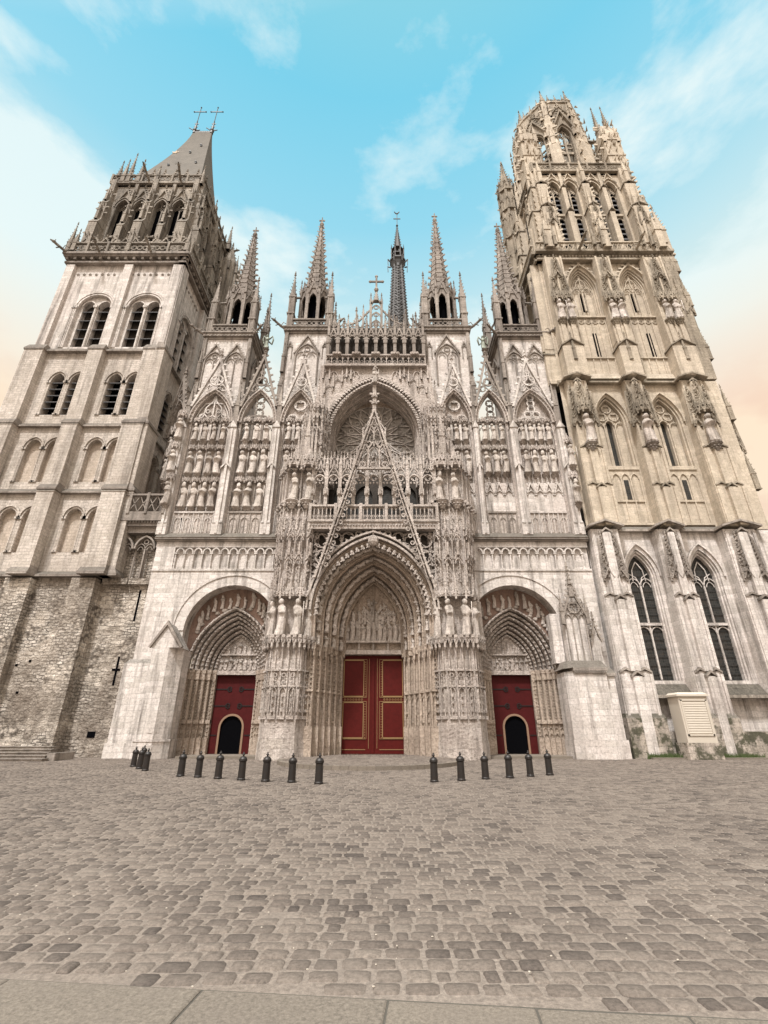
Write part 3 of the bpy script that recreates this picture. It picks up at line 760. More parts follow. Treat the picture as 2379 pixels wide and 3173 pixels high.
# ------------------------------------------------------------------ two great portal buttresses
for sg in (-1,1):
    xo, xi = (-8.0,-5.1) if sg < 0 else (6.6,3.45)     # outer, inner edge
    lab = 'left' if sg < 0 else 'right'
    cxb = (xo+xi)/2; W = abs(xo-xi)
    def plan(e, yf=32.75):
        o, i = xo+math.copysign(e,xo-cxb), xi+math.copysign(e,xi-cxb)
        p = [(o,36.0),(o,33.9-e),(o+(cxb-o)*.38,yf-e),(i+(cxb-i)*.35,yf-e),(i,33.6-e),(i,36.0)]
        return p if sg > 0 else p[::-1]
    b = MB(); b.vprism(plan(.12),0,1.0,.995,(cxb,36)); b.vprism(plan(.08),1.0,2.3,.995,(cxb,36)); b.vprism(plan(0),2.3,7.0,.985,(cxb,36)); b.vprism(plan(-.5),7.0,10.2,.98,(cxb,36))
    b.vprism(plan(-.12),10.2,15.4,.9,(cxb,36)); b.vprism(plan(-.45),15.4,20.8,.92,(cxb,36)); b.vprism([(xi+(x_-xi)*.5,y_+.3) for x_,y_ in plan(-.1)],20.8,27.5,.7,(xi,36))
    B = part('buttress', b, S['carved'], F, label='carved stone pier %s of the central portal' % ('on the left' if sg<0 else 'on the right'))
    def rim(e, n=18):
        """points and outward angle along the visible faces"""
        P = plan(e); P = P if sg > 0 else P[::-1]
        seg = list(zip(P[:-1],P[1:])); L = [math.hypot(b_[0]-a_[0],b_[1]-a_[1]) for a_,b_ in seg]; tot = sum(L); out = []
        for i in range(n):
            d = (i+.5)/n*tot
            for (a_,b_),l in zip(seg,L):
                if d <= l:
                    u = d/l; x = a_[0]+(b_[0]-a_[0])*u; yy = a_[1]+(b_[1]-a_[1])*u
                    an = math.atan2(b_[1]-a_[1],b_[0]-a_[0])
                    if sg > 0: an += PI
                    an = (an+PI) % (2*PI)-PI
                    out.append((x,yy,an)); break
                d -= l
        return out
    lo = MB()
    for (x,y,an) in rim(.05,20):
        lo.cyl(x,y,2.3,15.2 if 0 else 6.5,.06,5)
    for (x,y,an) in rim(.03,15):
        g = MB()
        band(g,0,3.9,.17,.28,.05,-.1,.05,1.2,4); g.box(-.22,.22,-.12,.05,4.2,4.32); g.box(-.24,.24,-.14,.05,5.2,5.3); g.box(-.24,.24,-.14,.05,2.3,2.5)
        for z in (4.5,4.95): ring(g,0,z,-.06,.13,.035,7)
        for z in (2.8,3.3,3.7): g.blob(0,-.05,z,.08,.07,.15,5,3)
        lo.merge(g,T(x,y,0,an))
    part('shaft_tracery', lo, S['carved'], B)
    fr = MB()
    for (x,y,an) in rim(.28,26):
        g = MB(); g.box(-.13,.13,-.08,.4,6.95,7.45); g.blob(0,-.02,6.85,.1,.1,.32,5,3); g.box(-.1,.1,-.14,.1,7.3,7.5); g.tube([(-.12,-.1,7.0),(0,-.12,7.25),(.12,-.1,7.0)],.035,4)
        fr.merge(g,T(x,y,0,an))
    fr.vprism(plan(.2),7.15,7.45,1,(cxb,36))
    part('console_frieze', fr, S['carved'], B)
    # statues round the pier
    rs = rim(-.02,8)[1:7]
    rs = sorted(rs, key=lambda q:q[0])
    for i,(x,y,an) in enumerate(rs):
        saint(x, y-.1, 7.46, 2.55, 'draped stone figure, %s from left on the carved pier %s of the main door' % (ORD[i], 'left' if sg<0 else 'right'), an, None, 'draped figures on the portal piers', .92)
    up = MB()
    for (x,y,an) in rim(.1,13):
        g = MB()
        g.box(-.3,.3,-.12,.4,10.15,10.32); gable(g,0,10.25,.3,.85,.09,-.18,-.06,3,.1,False); roll(g,0,10.15,.25,.25,-.12,.05,0,4)
        g.box(-.06,.06,-.2,.0,9.95,11.4); spire(g,0,-.1,11.2,.7,.1,4,3,.07,PI/4,False)
        up.merge(g,T(x,y,0,an))
    part('canopy_band', up, S['carved'], B)
    mid = MB()
    for (x,y,an) in rim(-.05,19):
        g = MB(); g.cyl(0,-.03,11.2,15.4,.06,5); spire(g,0,-.05,15.2,1.6,.13,4,5,.09,PI/4,False)
        mid.merge(g,T(x,y,0,an))
    for (x,y,an) in rim(-.05,12):
        g = MB()
        for z0,hh in ((12.9,.75),(14.7,.9)):
            gable(g,0,z0,.3,hh,.08,-.16,-.05,4,.1,False); roll(g,0,z0-.35,.24,.42,-.1,.045,0,4)
            g.box(-.3,.3,-.08,.1,z0-.08,z0)
            foil(g,0,z0+.18,-.1,.12,.03,3)
        for z in (11.7,12.2,13.8): ring(g,0,z,-.05,.14,.035,7)
        for j in range(5): g.blob(rng.uniform(-.2,.2),-.08,rng.uniform(11.3,15.2),.06,.07,.12,5,3)
        g.box(-.07,.07,-.22,.0,13.2,14.2)
        mid.merge(g,T(x,y,0,an))
    part('blind_tracery', mid, S['carved'], B)
    # upper stage with big group, canopies and pinnacles
    us = MB()
    for (x,y,an) in rim(-.4,15):
        g = MB(); g.cyl(0,-.02,15.6,20.5,.055,5)
        for z in (16.2,16.9): roll(g,.17,z,.14,.3,-.03,.035,0,3)
        g.blob(0,-.08,17.4,.16,.15,.22,5,3); g.box(-.2,.2,-.2,.1,17.55,17.75)
        g.box(-.2,.2,-.22,.1,20.4,20.6); gable(g,0,20.4,.22,.7,.07,-.2,-.08,3,.1,False)
        us.merge(g,T(x,y,0,an))
    for (x,y,an) in rim(-.3,15):
        x = xi+(x-xi)*.55; y += .25
        g = MB(); g.cyl(0,-.05,20.8,27,.06,5)
        for z in (21.6,22.9,24.2,25.5,26.6):
            gable(g,.12,z,.2,.55,.06,-.14,-.05,2,.1,False); g.blob(0,-.12,z-.2,.09,.1,.16,5,3)
        if rng.random() < .6: g.box(-.09,.09,-.3,-.05,21.5,23.5); spire(g,0,-.2,23.5,1.2,.13,4,4,.09,PI/4,False)
        us.merge(g,T(x,y,0,an))
    part('upper_tracery', us, S['carved'], B)
    for j,(dx) in enumerate((-.55,.6)):
        saint(cxb+dx+(.1 if sg<0 else -.15), 32.95 if j == (0 if sg<0 else 1) or 1 else 33, 17.8, 2.35, 'weathered figure, %s of two beside the %s end of the gallery balustrade' % ('left' if j==0 else 'right', 'left' if sg<0 else 'right'), 0, None, 'draped figures on the portal piers', .95)
        console(F, cxb+dx, 33.15, 17.8, .95); canopy(F, cxb+dx, 33.2, 20.75, 1.2, 1.6)
    for (dx,dy,z,w,hs,hp) in ((-sg*-.0+.95*(-sg),33.5,20.8,.4,2.2,2.4),(.3*(-sg),33.2,21.0,.45,2.8,2.6),(1.2*(-sg),33.9,23.5,.35,2.4,2.4),(.8*(-sg),33.6,25.0,.4,2.4,2.6),(-.6*(-sg),34.0,20.8,.35,1.8,2.0)):
        pinnacle(F, cxb+dx, dy, z, w, hs, hp, 'carved')
# ------------------------------------------------------------------ gallery over the main portal
g = MB(); g.box(-5.7,4.1,32.75,36,15.3,15.95); g.box(-5.75,4.15,32.65,33.4,15.85,16.0)
for i in range(44): g.blob(-5.5+i*.215,32.72,15.6,.09,.08,.1,5,3)
part('cornice', g, S['carved'], F)
g = MB(); balus(g,-5.6,4.0,15.98,17.3,32.9,.24,.31,'arch',1.93); part('balustrade', g, S['carved'], F)
g = MB(); gab = [CX+(i-4.5)*1.06 for i in range(10)]
for x in gab:
    g.box(x-.13,x+.13,32.95,33.25,17.0,19.9); g.box(x-.19,x+.19,32.9,33.3,18.2,18.75); g.blob(x,32.88,18.4,.15,.12,.25,5,3)
    pinn(g,x,33.1,19.9,.26,1.1,1.0,3)
for a,b_ in zip(gab[:-1],gab[1:]):
    c = (a+b_)/2; w = (b_-a)/2
    band(g,c,19.45,w-.12,.55,.1,33.0,33.2,0,5)
    for s_ in (-1,1): g.tube([(c+s_*w,33.1,19.6),(c+s_*w*.55,33.05,20.3),(c+s_*.1,33.05,20.6),(c,33.05,21.5)],.06,4)
    foil(g,c,19.75,33.1,.24,.045,3); foil(g,c,20.45,33.1,.18,.04,3)
    for s_ in (-1,1): foil(g,c+s_*w*.6,20.9,33.1,.17,.04,4); ring(g,c+s_*w*.5,21.5,33.1,.13,.04,7); g.box(c+s_*w*.5-.05,c+s_*w*.5+.05,33,33.2,20.6,21.5)
    finial(g,c,33.1,21.4,.4); spire(g,c+w*.5,33.1,21.4,.6,.1,4,3,.07); spire(g,c-w*.5,33.1,21.4,.6,.1,4,3,.07)
    for s_ in (-1,0,1): g.blob(c+s_*w*.5,33.05,19.3,.08,.08,.13,5,3)
part('gallery_screen', g, S['carved'], F, label='openwork flamboyant screen standing in front of the rose window')
g = MB(); g.box(-5.8,4.2,33.4,38.8,15.9,16.0); part('gallery_floor', g, S['grey'], F)
# inner west window wall behind the screen
iw = MB()
archwall(iw, -5.6, 4.0, 16, 22.6, [(CX-2.9,.75,16.2,20.4,1.1),(CX-.97,.75,16.2,20.4,1.1),(CX+.97,.75,16.2,20.4,1.1),(CX+2.9,.75,16.2,20.4,1.1)], 37.7, .4, n=5)
part('inner_wall', iw, S['inside'], F)
g = MB(); g.box(-5.6,4.0,38.05,38.1,16,23); part('window_glass', g, S['glass'], F)
# rose window
rw = MB(); RZ = 26.35; RR = 3.85
pts = arcpts(CX,RZ,RR,RR,14)
rw.prism([(CX-RR,22.6)]+pts+[(CX+RR,22.6)], 37.75, 37.85)
ROSE = part('rose_window', rw, S['rose'], F, label='round rose window with dull glass and flowing stone petals')
ROSE['label'] = 'round rose window with pale petal tracery, half hidden behind the tall open gable'
g = MB(); band(g,CX,RZ,RR,RR,.3,37.35,37.9,4,14); roll(g,CX,RZ,RR-.03,RR-.03,37.55,.11,4,14); band(g,CX,RZ,RR+.3,RR+.3,.3,37.1,37.9,4,14)
part('rose_frame', g, S['portal'], ROSE)
g = MB(); yy = 37.65
ring(g,CX,RZ,yy,.55,.08,12); ring(g,CX,RZ,yy,3.72,.09,36); foil(g,CX,RZ,yy,.5,.05,6)
for k in range(16):
    a = 2*PI*k/16
    def P_(r_,da): return (CX+r_*math.cos(a+da),yy,RZ+r_*math.sin(a+da))
    for s_ in (-1,1):
        g.tube([P_(.6,0),P_(1.4,s_*.02),P_(2.1,s_*.14),P_(2.8,s_*.17),P_(3.3,s_*.06),P_(3.65,0)],.075,4)
        g.tube([P_(2.1,s_*.14),P_(2.7,s_*.19),P_(3.7,s_*.19)],.045,4)
    g.tube([P_(1.3,.196),P_(2.0,.19)],.04,4)
    ring(g,P_(2.45,0)[0],P_(2.45,0)[2],yy,.22,.04,8); ring(g,P_(3.1,.1)[0],P_(3.1,.1)[2],yy,.13,.035,7); ring(g,P_(3.1,-.1)[0],P_(3.1,-.1)[2],yy,.13,.035,7)
part('rose_tracery', g, S['pale'], ROSE)
# great porch arch in front of the rose
g = MB()
archwall(g, CX-5.2, CX+5.2, 20.5, 33.2, [(CX,3.95,20.4,25.4,5.6)], 35.4, .4, n=12)
part('upper_wall', g, S['carved'], F)
g = MB()
for (dw,y0,y1,t) in ((.1,35.8,36.3,.3),(0,36.3,36.8,.35),(-.06,36.8,37.3,.4)):
    band(g,CX,25.4,3.95+dw-.3,5.6+dw-.3,t,y0,y1,4.5,12)
pts = arcpts(CX,25.4,3.85,5.45,12)
g.box(CX-4.6,CX+4.6,37.86,38.0,22,33)
part('porch_vault', g, S['carved'], F)
g = MB(); band(g,CX,25.2,4.55,6.4,.18,35.0,35.5,2,14)
for rr_,yy_ in ((4.35,35.15),(4.1,35.2)):
    pts = [(CX-rr_,z) for z in (22.5,23.1,23.7,24.3)]+arcpts(CX,25.2,rr_,rr_*1.4,26)+[(CX+rr_,z) for z in (24.3,23.7,23.1,22.5)]
    for i,(x,z) in enumerate(pts):
        g.blob(x,yy_-.05,z,.1,.13,.1,5,3)
        crk(g,x,yy_-.15,z,.28,(-1 if x<CX else 1)*(1 if rr_>4.2 else -1),0)
g.tube([(CX,35.3,30.8),(CX,35.2,33.0)],.12,5); finial(g,CX,35.1,31.7,.8)
for s_ in (-1,1):       # spandrel blind arches
    for j,(dx,z) in enumerate(((1.9,32.2),(2.7,31.9),(3.5,31.3),(4.3,30.6),(2.3,32.4),(3.9,32.2),(4.5,32.3))):
        roll(g,CX+s_*dx,z-.3,.33,.5,35.3,.05,.3,4)
        pinn(g,CX+s_*(dx+.4),35.25,z-.8,.14,1.0,.8,3,False)
part('porch_arch', g, S['carved'], F)
# great open gable
g = MB(); GZ = 11.4; GH = 14.7; GW = 4.15
k = math.hypot(GW,GH)
for sg in (-1,1):
    for off,t,y0,y1 in ((0,.14,32.2,32.6),(.26,.07,32.3,32.55)):
        poly = [(CX+sg*(GW-off),GZ),(CX+sg*(GW-off-t*k/GH),GZ),(CX,GZ+GH-(off*k/GW+t*k/GW)*1.0),(CX,GZ+GH-off*k/GW)]
        g.prism(poly if sg < 0 else poly[::-1], y0, y1)
    n = 40
    for i in range(n):
        u = i/n; x = CX+sg*GW*(1-u); z = GZ+GH*u
        crk(g,x,32.4,z,.13,sg,0)
        if u > .03 and i%2: g.blob(x-sg*.2,32.25,z-.1,.07,.06,.07,4,3)
g.box(CX-.15,CX+.15,32.25,32.6,25.6,28.3)
for z in (26.3,27.0): g.vprism([(CX-.24,32.7),(CX-.24,32.25),(CX,32.1),(CX+.24,32.25),(CX+.24,32.7)],z,z+.15)
for z in (26.6,27.4): 
    for s_ in (-1,1): crk(g,CX+s_*.2,32.4,z,.25,s_,0)
part('great_gable', g, S['carved'], F, label='tall narrow openwork gable with crocketed legs rising across the rose window')
for zb,ze in ((20.3,22.2),(22.2,24.0)):
    g = MB()
    n = 5 if zb < 20 else 3 if zb < 22 else 2
    for i in range(n+1):
        hw_ = (26.1-zb)*.27; x = CX-hw_*.85+2*hw_*.85*i/n
        g.box(x-.05,x+.05,32.3,32.5,zb,ze)
    for i in range(n):
        hw_ = (26.1-zb)*.27; x = CX-hw_*.85+2*hw_*.85*(i+.5)/n; w_ = hw_*.85/n
        roll(g,x,ze-w_*1.4,w_*.9,w_*1.3,32.4,.045,0,4); gable(g,x,ze-.15,w_,.8,.08,32.3,32.5,3,.09,False); foil(g,x,zb+.3,32.4,min(w_*.8,.25),.04,3)
    part('gable_tracery', g, S['carved'], F)
g = MB()
for s_ in (-1,1):
    for z in np.arange(12.4,20,.55): foil(g,CX+s_*((26.1-z)*.282-.52),z,32.42,.15,.035,3)
g.box(CX-1.6,CX+1.6,32.3,32.5,20.15,20.3); 
for z in (24.2,24.7): ring(g,CX,z,32.4,.17,.04,8)
part('gable_tracery', g, S['carved'], F)
saint(CX,32.1,28.35,1.5,'small stone figure on the tip of the great central gable',0,2,'stone saints on the west front')
# gallery of kings above the rose
g = MB()
g.box(-5.6,4.0,35.0,36,32.85,33.05)
balus(g,-5.5,3.9,33.05,34.3,35.2,.2,.52,'arch',.0)
for i in range(5):
    x = CX-3.7+i*1.85
    for j in (-1,0,1): g.blob(x+j*.25,35.05,34.35,.22,.2,.22,5,3)
part('balustrade', g, S['carved'], F)
g = MB(); kx = [CX+(i-5)*.925 for i in range(11)]
for x in kx:
    g.box(x-.15,x+.15,35.3,35.6,34.0,36.9); g.box(x-.2,x+.2,35.25,35.65,35.9,36.3)
for a,b_ in zip(kx[:-1],kx[1:]):
    c = (a+b_)/2; band(g,c,36.5,.3,.38,.12,35.35,35.55,0,4)
    gable(g,c,36.7,.42,1.3,.12,35.3,35.5,4,.13,True); foil(g,c,37.15,35.4,.2,.05,3)
    for s_ in (-1,1): crk(g,c+s_*.2,35.3,36.4,.2,s_,0)
for x in kx:
    pinn(g,x,35.4,36.9,.24,1.3,1.2,4,True,.12)
for i in range(9):
    x = CX-4.2+i*1.05
    g.tube([(x-.5,35.6,38.2),(x-.15,35.6,38.7),(x,35.6,39.5),(x+.15,35.6,38.7),(x+.5,35.6,38.2)],.06,4); foil(g,x,38.55,35.6,.24,.05,4)
for x,z in ((-5.0,40.3),(-4.0,39.4),(-2.8,40.9),(2.2,40.6),(1.3,39.6),(3.2,40.2)):
    g.cyl(x,35.6,38,z-.5,.08,5); finial(g,x,35.6,z-.6,.4)
g.box(-5.6,4.0,35.55,35.7,37.9,38.1)
part('gallery_of_arches', g, S['grey'], F, label='row of slim dark open arches with crocketed gablets above the rose')
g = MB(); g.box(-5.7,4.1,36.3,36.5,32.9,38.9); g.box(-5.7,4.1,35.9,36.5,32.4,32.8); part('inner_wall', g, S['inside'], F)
# central aedicule with cross
g = MB()
for s_ in (-1,1):
    g.box(CX+s_*.55-.12,CX+s_*.55+.12,35.4,35.8,38,41.6); g.box(CX+s_*1.3-.08,CX+s_*1.3+.08,35.4,35.7,38,40)
    spire(g,CX+s_*.55,35.6,41.6,1.0,.16,4,4,.12); spire(g,CX+s_*1.3,35.6,40,1.0,.13,4,4,.1)
    g.tube([(CX+s_*2.6,35.6,38.6),(CX+s_*1.7,35.6,39.1),(CX+s_*.6,35.6,40.6)],.1,4)
    for u in range(6): crk(g,CX+s_*(2.5-u*.33),35.6,38.8+u*.3,.18,s_,0)
for z in (38.6,39.7,40.7): roll(g,CX,z,.42,.6,35.6,.06,0,4); foil(g,CX,z+.25,35.6,.25,.05,4)
band(g,CX,41.2,.42,.7,.14,35.4,35.7,0,5); spire(g,CX,35.6,41.8,1.7,.32,4,5,.15,PI/4,False)
part('aedicule', g, S['grey'], F, label='small openwork peak carrying a stone cross at the centre of the parapet')
g = MB(); g.cyl(CX,35.6,43.3,45.4,.1,6); g.box(CX-.6,CX+.6,35.52,35.68,44.6,44.76)
for x,z in ((CX-.65,44.68),(CX+.65,44.68),(CX,45.45)): g.blob(x,35.6,z,.18,.12,.18,6,4)
g.blob(CX,35.6,43.5,.25,.25,.3,6,4)
part('stone_cross', g, S['grey'], F)
# ------------------------------------------------------------------ the four stair turrets
def turret(cx, cy, w, zt, apex, zbody, lab, m='grey', outer=0):
    t = MB(); h = w/2
    t.box(cx-h,cx+h,cy-h,cy+h,zbody,zt)
    R_ = part('turret', t, S['pale'], F, label=lab)
    d = MB()
    # blind two-light windows under gables on the front, one on the sides
    y = cy-h
    n = 2 if outer else 1
    for i in range(n):
        x = cx+(i-(n-1)/2)*w*.46; hw_ = w*.19 if outer else w*.24
        band(d,x,zt-3.4,hw_,hw_*1.5,.12,y-.15,y+.02,3.4,6); gable(d,x,zt-3.0,hw_*1.25,hw_*2.4,.12,y-.2,y-.02,4,.16,False)
        tracery(d,x,zt-6.6,hw_,zt-3.4,hw_*1.5,y-.06,.05,2)
    if not outer:
        for s_ in (-1,1):
            x = cx+s_*w*.4; roll(d,x,zt-2.4,.22,.4,y-.04,.05,1.2,4); gable(d,x,zt-2.2,.3,.8,.08,y-.12,y-.02,3,.1,False)
    for s_ in (-1,1):
        d.box(cx+s_*h-.18,cx+s_*h+.18,y-.18,y+.3,zbody,zt-.3)
        for z in (zt-5.5,): pinn(d,cx+s_*(h+.05),y-.2,z,.3,2.0,1.6,4)
        xx = cx+s_*h
        g = MB(); band(g,0,zt-3.4,w*.2,w*.32,.12,-.12,.05,3,5); gable(g,0,zt-3,w*.26,w*.5,.12,-.18,-.02,4,.15,False)
        d.merge(g,T(xx,cy,0,s_*PI/2))
    part('blind_window', d, S['grey'], R_)
    c = MB(); e = .12
    for k_,(z0,z1) in enumerate(((zt-.35,zt-.1),(zt-.1,zt+.25),(zt+.25,zt+.4))):
        e = (.12,.3,.42)[k_]; c.box(cx-h-e,cx+h+e,cy-h-e,cy+h+e,z0,z1)
    for i in range(14): c.blob(cx-h-.1+(w+.2)*i/13,cy-h-.3,zt-.05,.12,.1,.13,5,3)
    part('cornice', c, S['grey'], R_)
    bl = MB(); balus(bl,cx-h*.78,cx+h*.78,zt+.4,zt+1.5,cy-h-.15,.18,.5,'foil')
    b2 = MB(); balus(b2,-h*.78,h*.78,zt+.4,zt+1.5,-h-.15,.18,.5,'foil')
    for k_ in (1,3): bl.merge(b2,T(cx,cy,0,k_*PI/2))
    part('balustrade', bl, S['grey'], R_)
    for s_ in (-1,1):
        garg_o = obj('gargoyle', GARG['grey'], R_, T(cx+s_*(h+.25),cy-h-.2,zt+.15,s_*R(50),.75))
    # lantern: 8 piers, arches, spire
    zl = zt+.4; zs_ = zt+6.0; r = h*.72
    l = MB(); l.cyl(cx,cy,zl,zl+.9,r+.1,8,r+.05,PI/8); l.cyl(cx,cy,zs_+.9,zs_+1.25,r+.18,8,r+.18,PI/8)
    for i in range(8):
        a = PI/8+i*PI/4; x,yv = cx+r*math.cos(a),cy+r*math.sin(a)
        l.box(x-.16,x+.16,yv-.16,yv+.16,zl,zs_+1); spire(l,x*1.0+.12*math.cos(a),yv+.12*math.sin(a),zs_+1.0,1.7,.2,4,4,.13)
        am = i*PI/4; g = MB(); sw = r*math.sin(PI/8)
        archwall(g,-sw,sw,zs_-1.2,zs_+.95,[(0,sw*.62,zs_-1.21,zs_-.6,.8)],-.05,.14,True,5); gable(g,0,zs_+.1,sw*.95,1.9,.12,-.2,-.06,4,.13,True)
        l.merge(g,T(cx+r*.94*math.cos(am),cy+r*.94*math.sin(am),0,am+PI/2))
    part('lantern', l, S['grey'], R_)
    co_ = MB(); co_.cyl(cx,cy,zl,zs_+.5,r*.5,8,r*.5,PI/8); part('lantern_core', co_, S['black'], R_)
    s = MB(); s.cyl(cx,cy,zs_+1.2,zs_+1.9,r*.93,8,r*.74,PI/8); spire(s,cx,cy,zs_+1.2,apex-zs_-1.6,r*.76,8,13,.42,PI/8,False)
    for z_ in [zs_+1.8+.8*q for q in range(11)]:
        rr = r*.76*(1-(z_-zs_-1.2)/(apex-zs_-1.6)); s.cyl(cx,cy,z_,z_+.15,rr+.06,8,rr+.03,PI/8)
    s.blob(cx,cy,apex-.9,.28,.28,.4,6,4); s.cyl(cx,cy,apex-.8,apex+.4,.07,5); s.box(cx-.35,cx+.35,cy-.06,cy+.06,apex-.25,apex-.1)
    part('spire', s, S['grey'], R_)
    for sx in (-1,1):
        for sy in (-1,1):
            x,y_ = cx+sx*(h-.15),cy+sy*(h-.15)
            key = obj('pinnacle', PIN_T, R_, T(x,y_,zl-.1))
            f_ = MB(); f_.tube([(x,y_,zl+4.4),(cx+sx*r*.85,cy+sy*r*.85,zl+5.3)],.13,4); f_.tube([(x,y_,zl+1.6),(cx+sx*r*.85,cy+sy*r*.85,zl+2.0)],.1,4)
            part('flying_strut', f_, S['grey'], R_)
    return R_
mb = MB(); pinn(mb,0,0,0,.62,4.6,3.4,6,True,.18); mb.box(-.4,.4,-.4,.4,2.0,2.15)
for s_ in (-1,1): mb.box(s_*.2-.05,s_*.2+.05,-.36,.36,.3,4.3)
PIN_T = mb.mesh('pinnacle', S['grey'])
turret(-15.75,38.9,4.5,38.0,57.7,26,'outer left stair turret with openwork lantern and crocketed spire, beside the left tower','grey',1)
turret(-7.65,38.65,4.35,38.6,59.2,26,'inner left stair turret with open lantern and crocketed spire, left of the central parapet')
turret(6.27,38.65,4.35,38.6,60.0,26,'inner right stair turret with open lantern and crocketed spire, right of the central parapet')
turret(13.95,38.9,4.5,38.0,58.5,26,'outer right stair turret with openwork lantern and crocketed spire, beside the right tower','grey',1)
for x in (-13.55,11.75): pinnacle(F,x,41.3,36,.6,8,5.2,'grey')
for x in (-9.9,8.55): pinnacle(F,x,36.4,29,.4,2.6,2.4,'grey')
# ------------------------------------------------------------------ screens of blind niches
def screen(name, cx, hw, n, gz, kind, rows, opn, side, M=None, piers=True, ga=34.5, extra=True, m='carved'):
    """one gabled bay of the screen; rows = list of (z_base, height) holding statues"""
    s = MB(M)
    zs, ah = 27.0, 3.3
    archwall(s, cx-hw-.05, cx+hw+.05, 15.8, 27.0, [(cx,hw-.2,18.2,26.98,.01)], 35.95, .32, n=1)
    band(s,cx,27.0,hw-.2,ah,.28,35.8,36.5,0,9)
    band(s,cx,27.0,hw+.02,ah+.25,.12,35.65,35.85,0,9)
    for x,z in arcpts(cx,27.0,hw-.02,ah+.15,11): s.blob(x,35.74,z,.07,.06,.07,4,3)
    if not opn:
        p = arcpts(cx,27.0,hw-.15,ah,8); s.prism([(cx-hw,18.2)]+[(cx-hw,27)]+p[1:-1]+[(cx+hw,27),(cx+hw,18.2)],36.27,36.6)
    else: s.box(cx-hw,cx+hw,36.27,36.6,18.2,25.0)
    SC = part('screen_bay', s, S[m], F, label=name)
    d = MB(M)
    w = 2*(hw-.25)/n
    for i in range(n+1):
        x = cx-hw+.25+w*i
        d.cyl(x,36.2,16.3,27.0,.06,5); d.cyl(x,35.93,15.9,18.2,.06,5)
        if i < n: d.cyl(x+w/2,35.93,15.9,18.2,.045,5); d.box(x,x+w,35.86,35.97,18.0,18.15); band(d,x+w/2,17.2,w*.3,.4,.06,35.88,35.96,.9,4)
    tracery(d,cx,25.2,hw-.25,27.0,ah,36.12,.1,n,kind)
    for i in range(n):
        x = cx-hw+.25+w*(i+.5)
        roll(d,x,26.3,w*.42,w*.5,36.15,.05,0,4)
    gable(d,cx,28.6,hw+.1,ga-28.6,.2,35.55,35.85,8,.3,True)
    G0 = 28.6; H = ga-28.6
    zc = 30.3+.42*hw
    foil(d,cx,zc+.55,35.7,.5*hw/1.6,.08,4)
    for s_ in (-1,1):
        foil(d,cx+s_*hw*.42,zc-.25,35.7,.36*hw/1.6,.05,3); foil(d,cx+s_*hw*.72,zc-1.25,35.7,.2,.045,3)
        d.tube([(cx+s_*hw*.95,35.7,28.9),(cx+s_*hw*.55,35.7,30.6),(cx+s_*.12,35.7,31.8),(cx+s_*.05,35.7,33.6)],.055,4)
        d.tube([(cx+s_*.1,35.7,30.6),(cx+s_*hw*.45,35.7,31.4),(cx+s_*hw*.35,35.7,32.2)],.05,4)
    foil(d,cx,zc+1.6,35.7,.22,.05,3)
    part('tracery', d, S['grey' if opn else 'pale' if m=='carved' else m], SC)
    for r_,(zb,hh,mode) in enumerate(rows):
        for i in range(n):
            x = cx-hw+.25+w*(i+.5)
            if mode == 'gablet':
                continue
            cm = 'carved'
            if M is None:
                console(SC,x,36.28,zb,w*.85,w*.7,cm); canopy(SC,x,36.28,zb+hh+.25,w*.92,w*.75,cm)
            else:
                q = M @ Vector((x,36.45,zb)); an = math.atan2(M[1][0],M[0][0])
                console(SC,q.x,q.y,q.z,w*.92,w*.8,cm,an); canopy(SC,q.x,q.y,q.z+hh+.3,w*.96,w*.95,cm,an)
    if any(r_[2]=='gablet' for r_ in rows):
        gb = MB(M)
        for i in range(n):
            x = cx-hw+.25+w*(i+.5)
            gable(gb,x,19.9,w*.48,1.1,.09,35.9,36.1,4,.12,True); roll(gb,x,19.7,w*.42,w*.55,36.0,.06,0,4)
        part('blind_gablets', gb, S['pale'], SC)
        p2 = MB(M); p2.box(cx-hw,cx+hw,36.05,36.5,18.1,20.9); part('blind_panel', p2, S['pale'], SC)
    # statues
    for r_,(zb,hh,mode) in enumerate(rows):
        if mode == 'gablet': continue
        for i in range(n):
            x = cx-hw+.25+w*(i+.5)
            q = (M @ Vector((x,35.98,zb))) if M else Vector((x,35.98,zb))
            an = math.atan2(M[1][0],M[0][0]) if M else 0
            rn = ['top','middle','bottom'][r_]
            v = None
            if mode == 'bishop': v = rng.choice((1,4))
            o_ = ('%s from left' % ORD[i] if n > 2 else ('left' if i==0 else 'right')+' one')
            saint(q.x,q.y,q.z,hh*rng.uniform(.95,1.02),'stone saint, %s in the %s niche row, %s' % (o_,rn,side),an+rng.uniform(-.15,.15),v,w=1.0 if w < .85 else 1.1)
LR = [(25.2,1.75,''),(21.75,2.3,''),(18.55,2.25,'bishop')]
screen('wide left bay of niches under a gable with flowing blind tracery',-15.72,1.9,4,0,'flame',LR,False,'wide far-left gabled bay')
screen('narrow left bay whose open tracery shows the sky',-11.48,1.62,3,0,'net',LR,True,'left bay with open sky tracery',ga=34.9)
screen('left bay next to the central window, partly behind its pier',-7.75,1.5,3,0,'foil',LR[:2],False,'bay just left of the rose')
RRW = [(25.2,1.75,''),(21.85,2.2,''),(18.5,2.2,'gablet')]
screen('right bay next to the central window, partly behind its pier',6.5,1.45,3,0,'foil',RRW,False,'bay just right of the rose',ga=34)
screen('narrow right bay whose open tracery shows the sky',9.78,1.42,3,0,'net',RRW,True,'right bay with open sky tracery',ga=34.8)
screen('wide right bay of niches under a gable with foiled blind tracery',13.6,1.8,4,0,'net',RRW,False,'wide far-right gabled bay',ga=34.4)
MR = Matrix.Translation((-18.0,36.2,0)) @ Matrix.Rotation(R(-42),4,'Z') @ Matrix.Translation((1.75,-36,0))
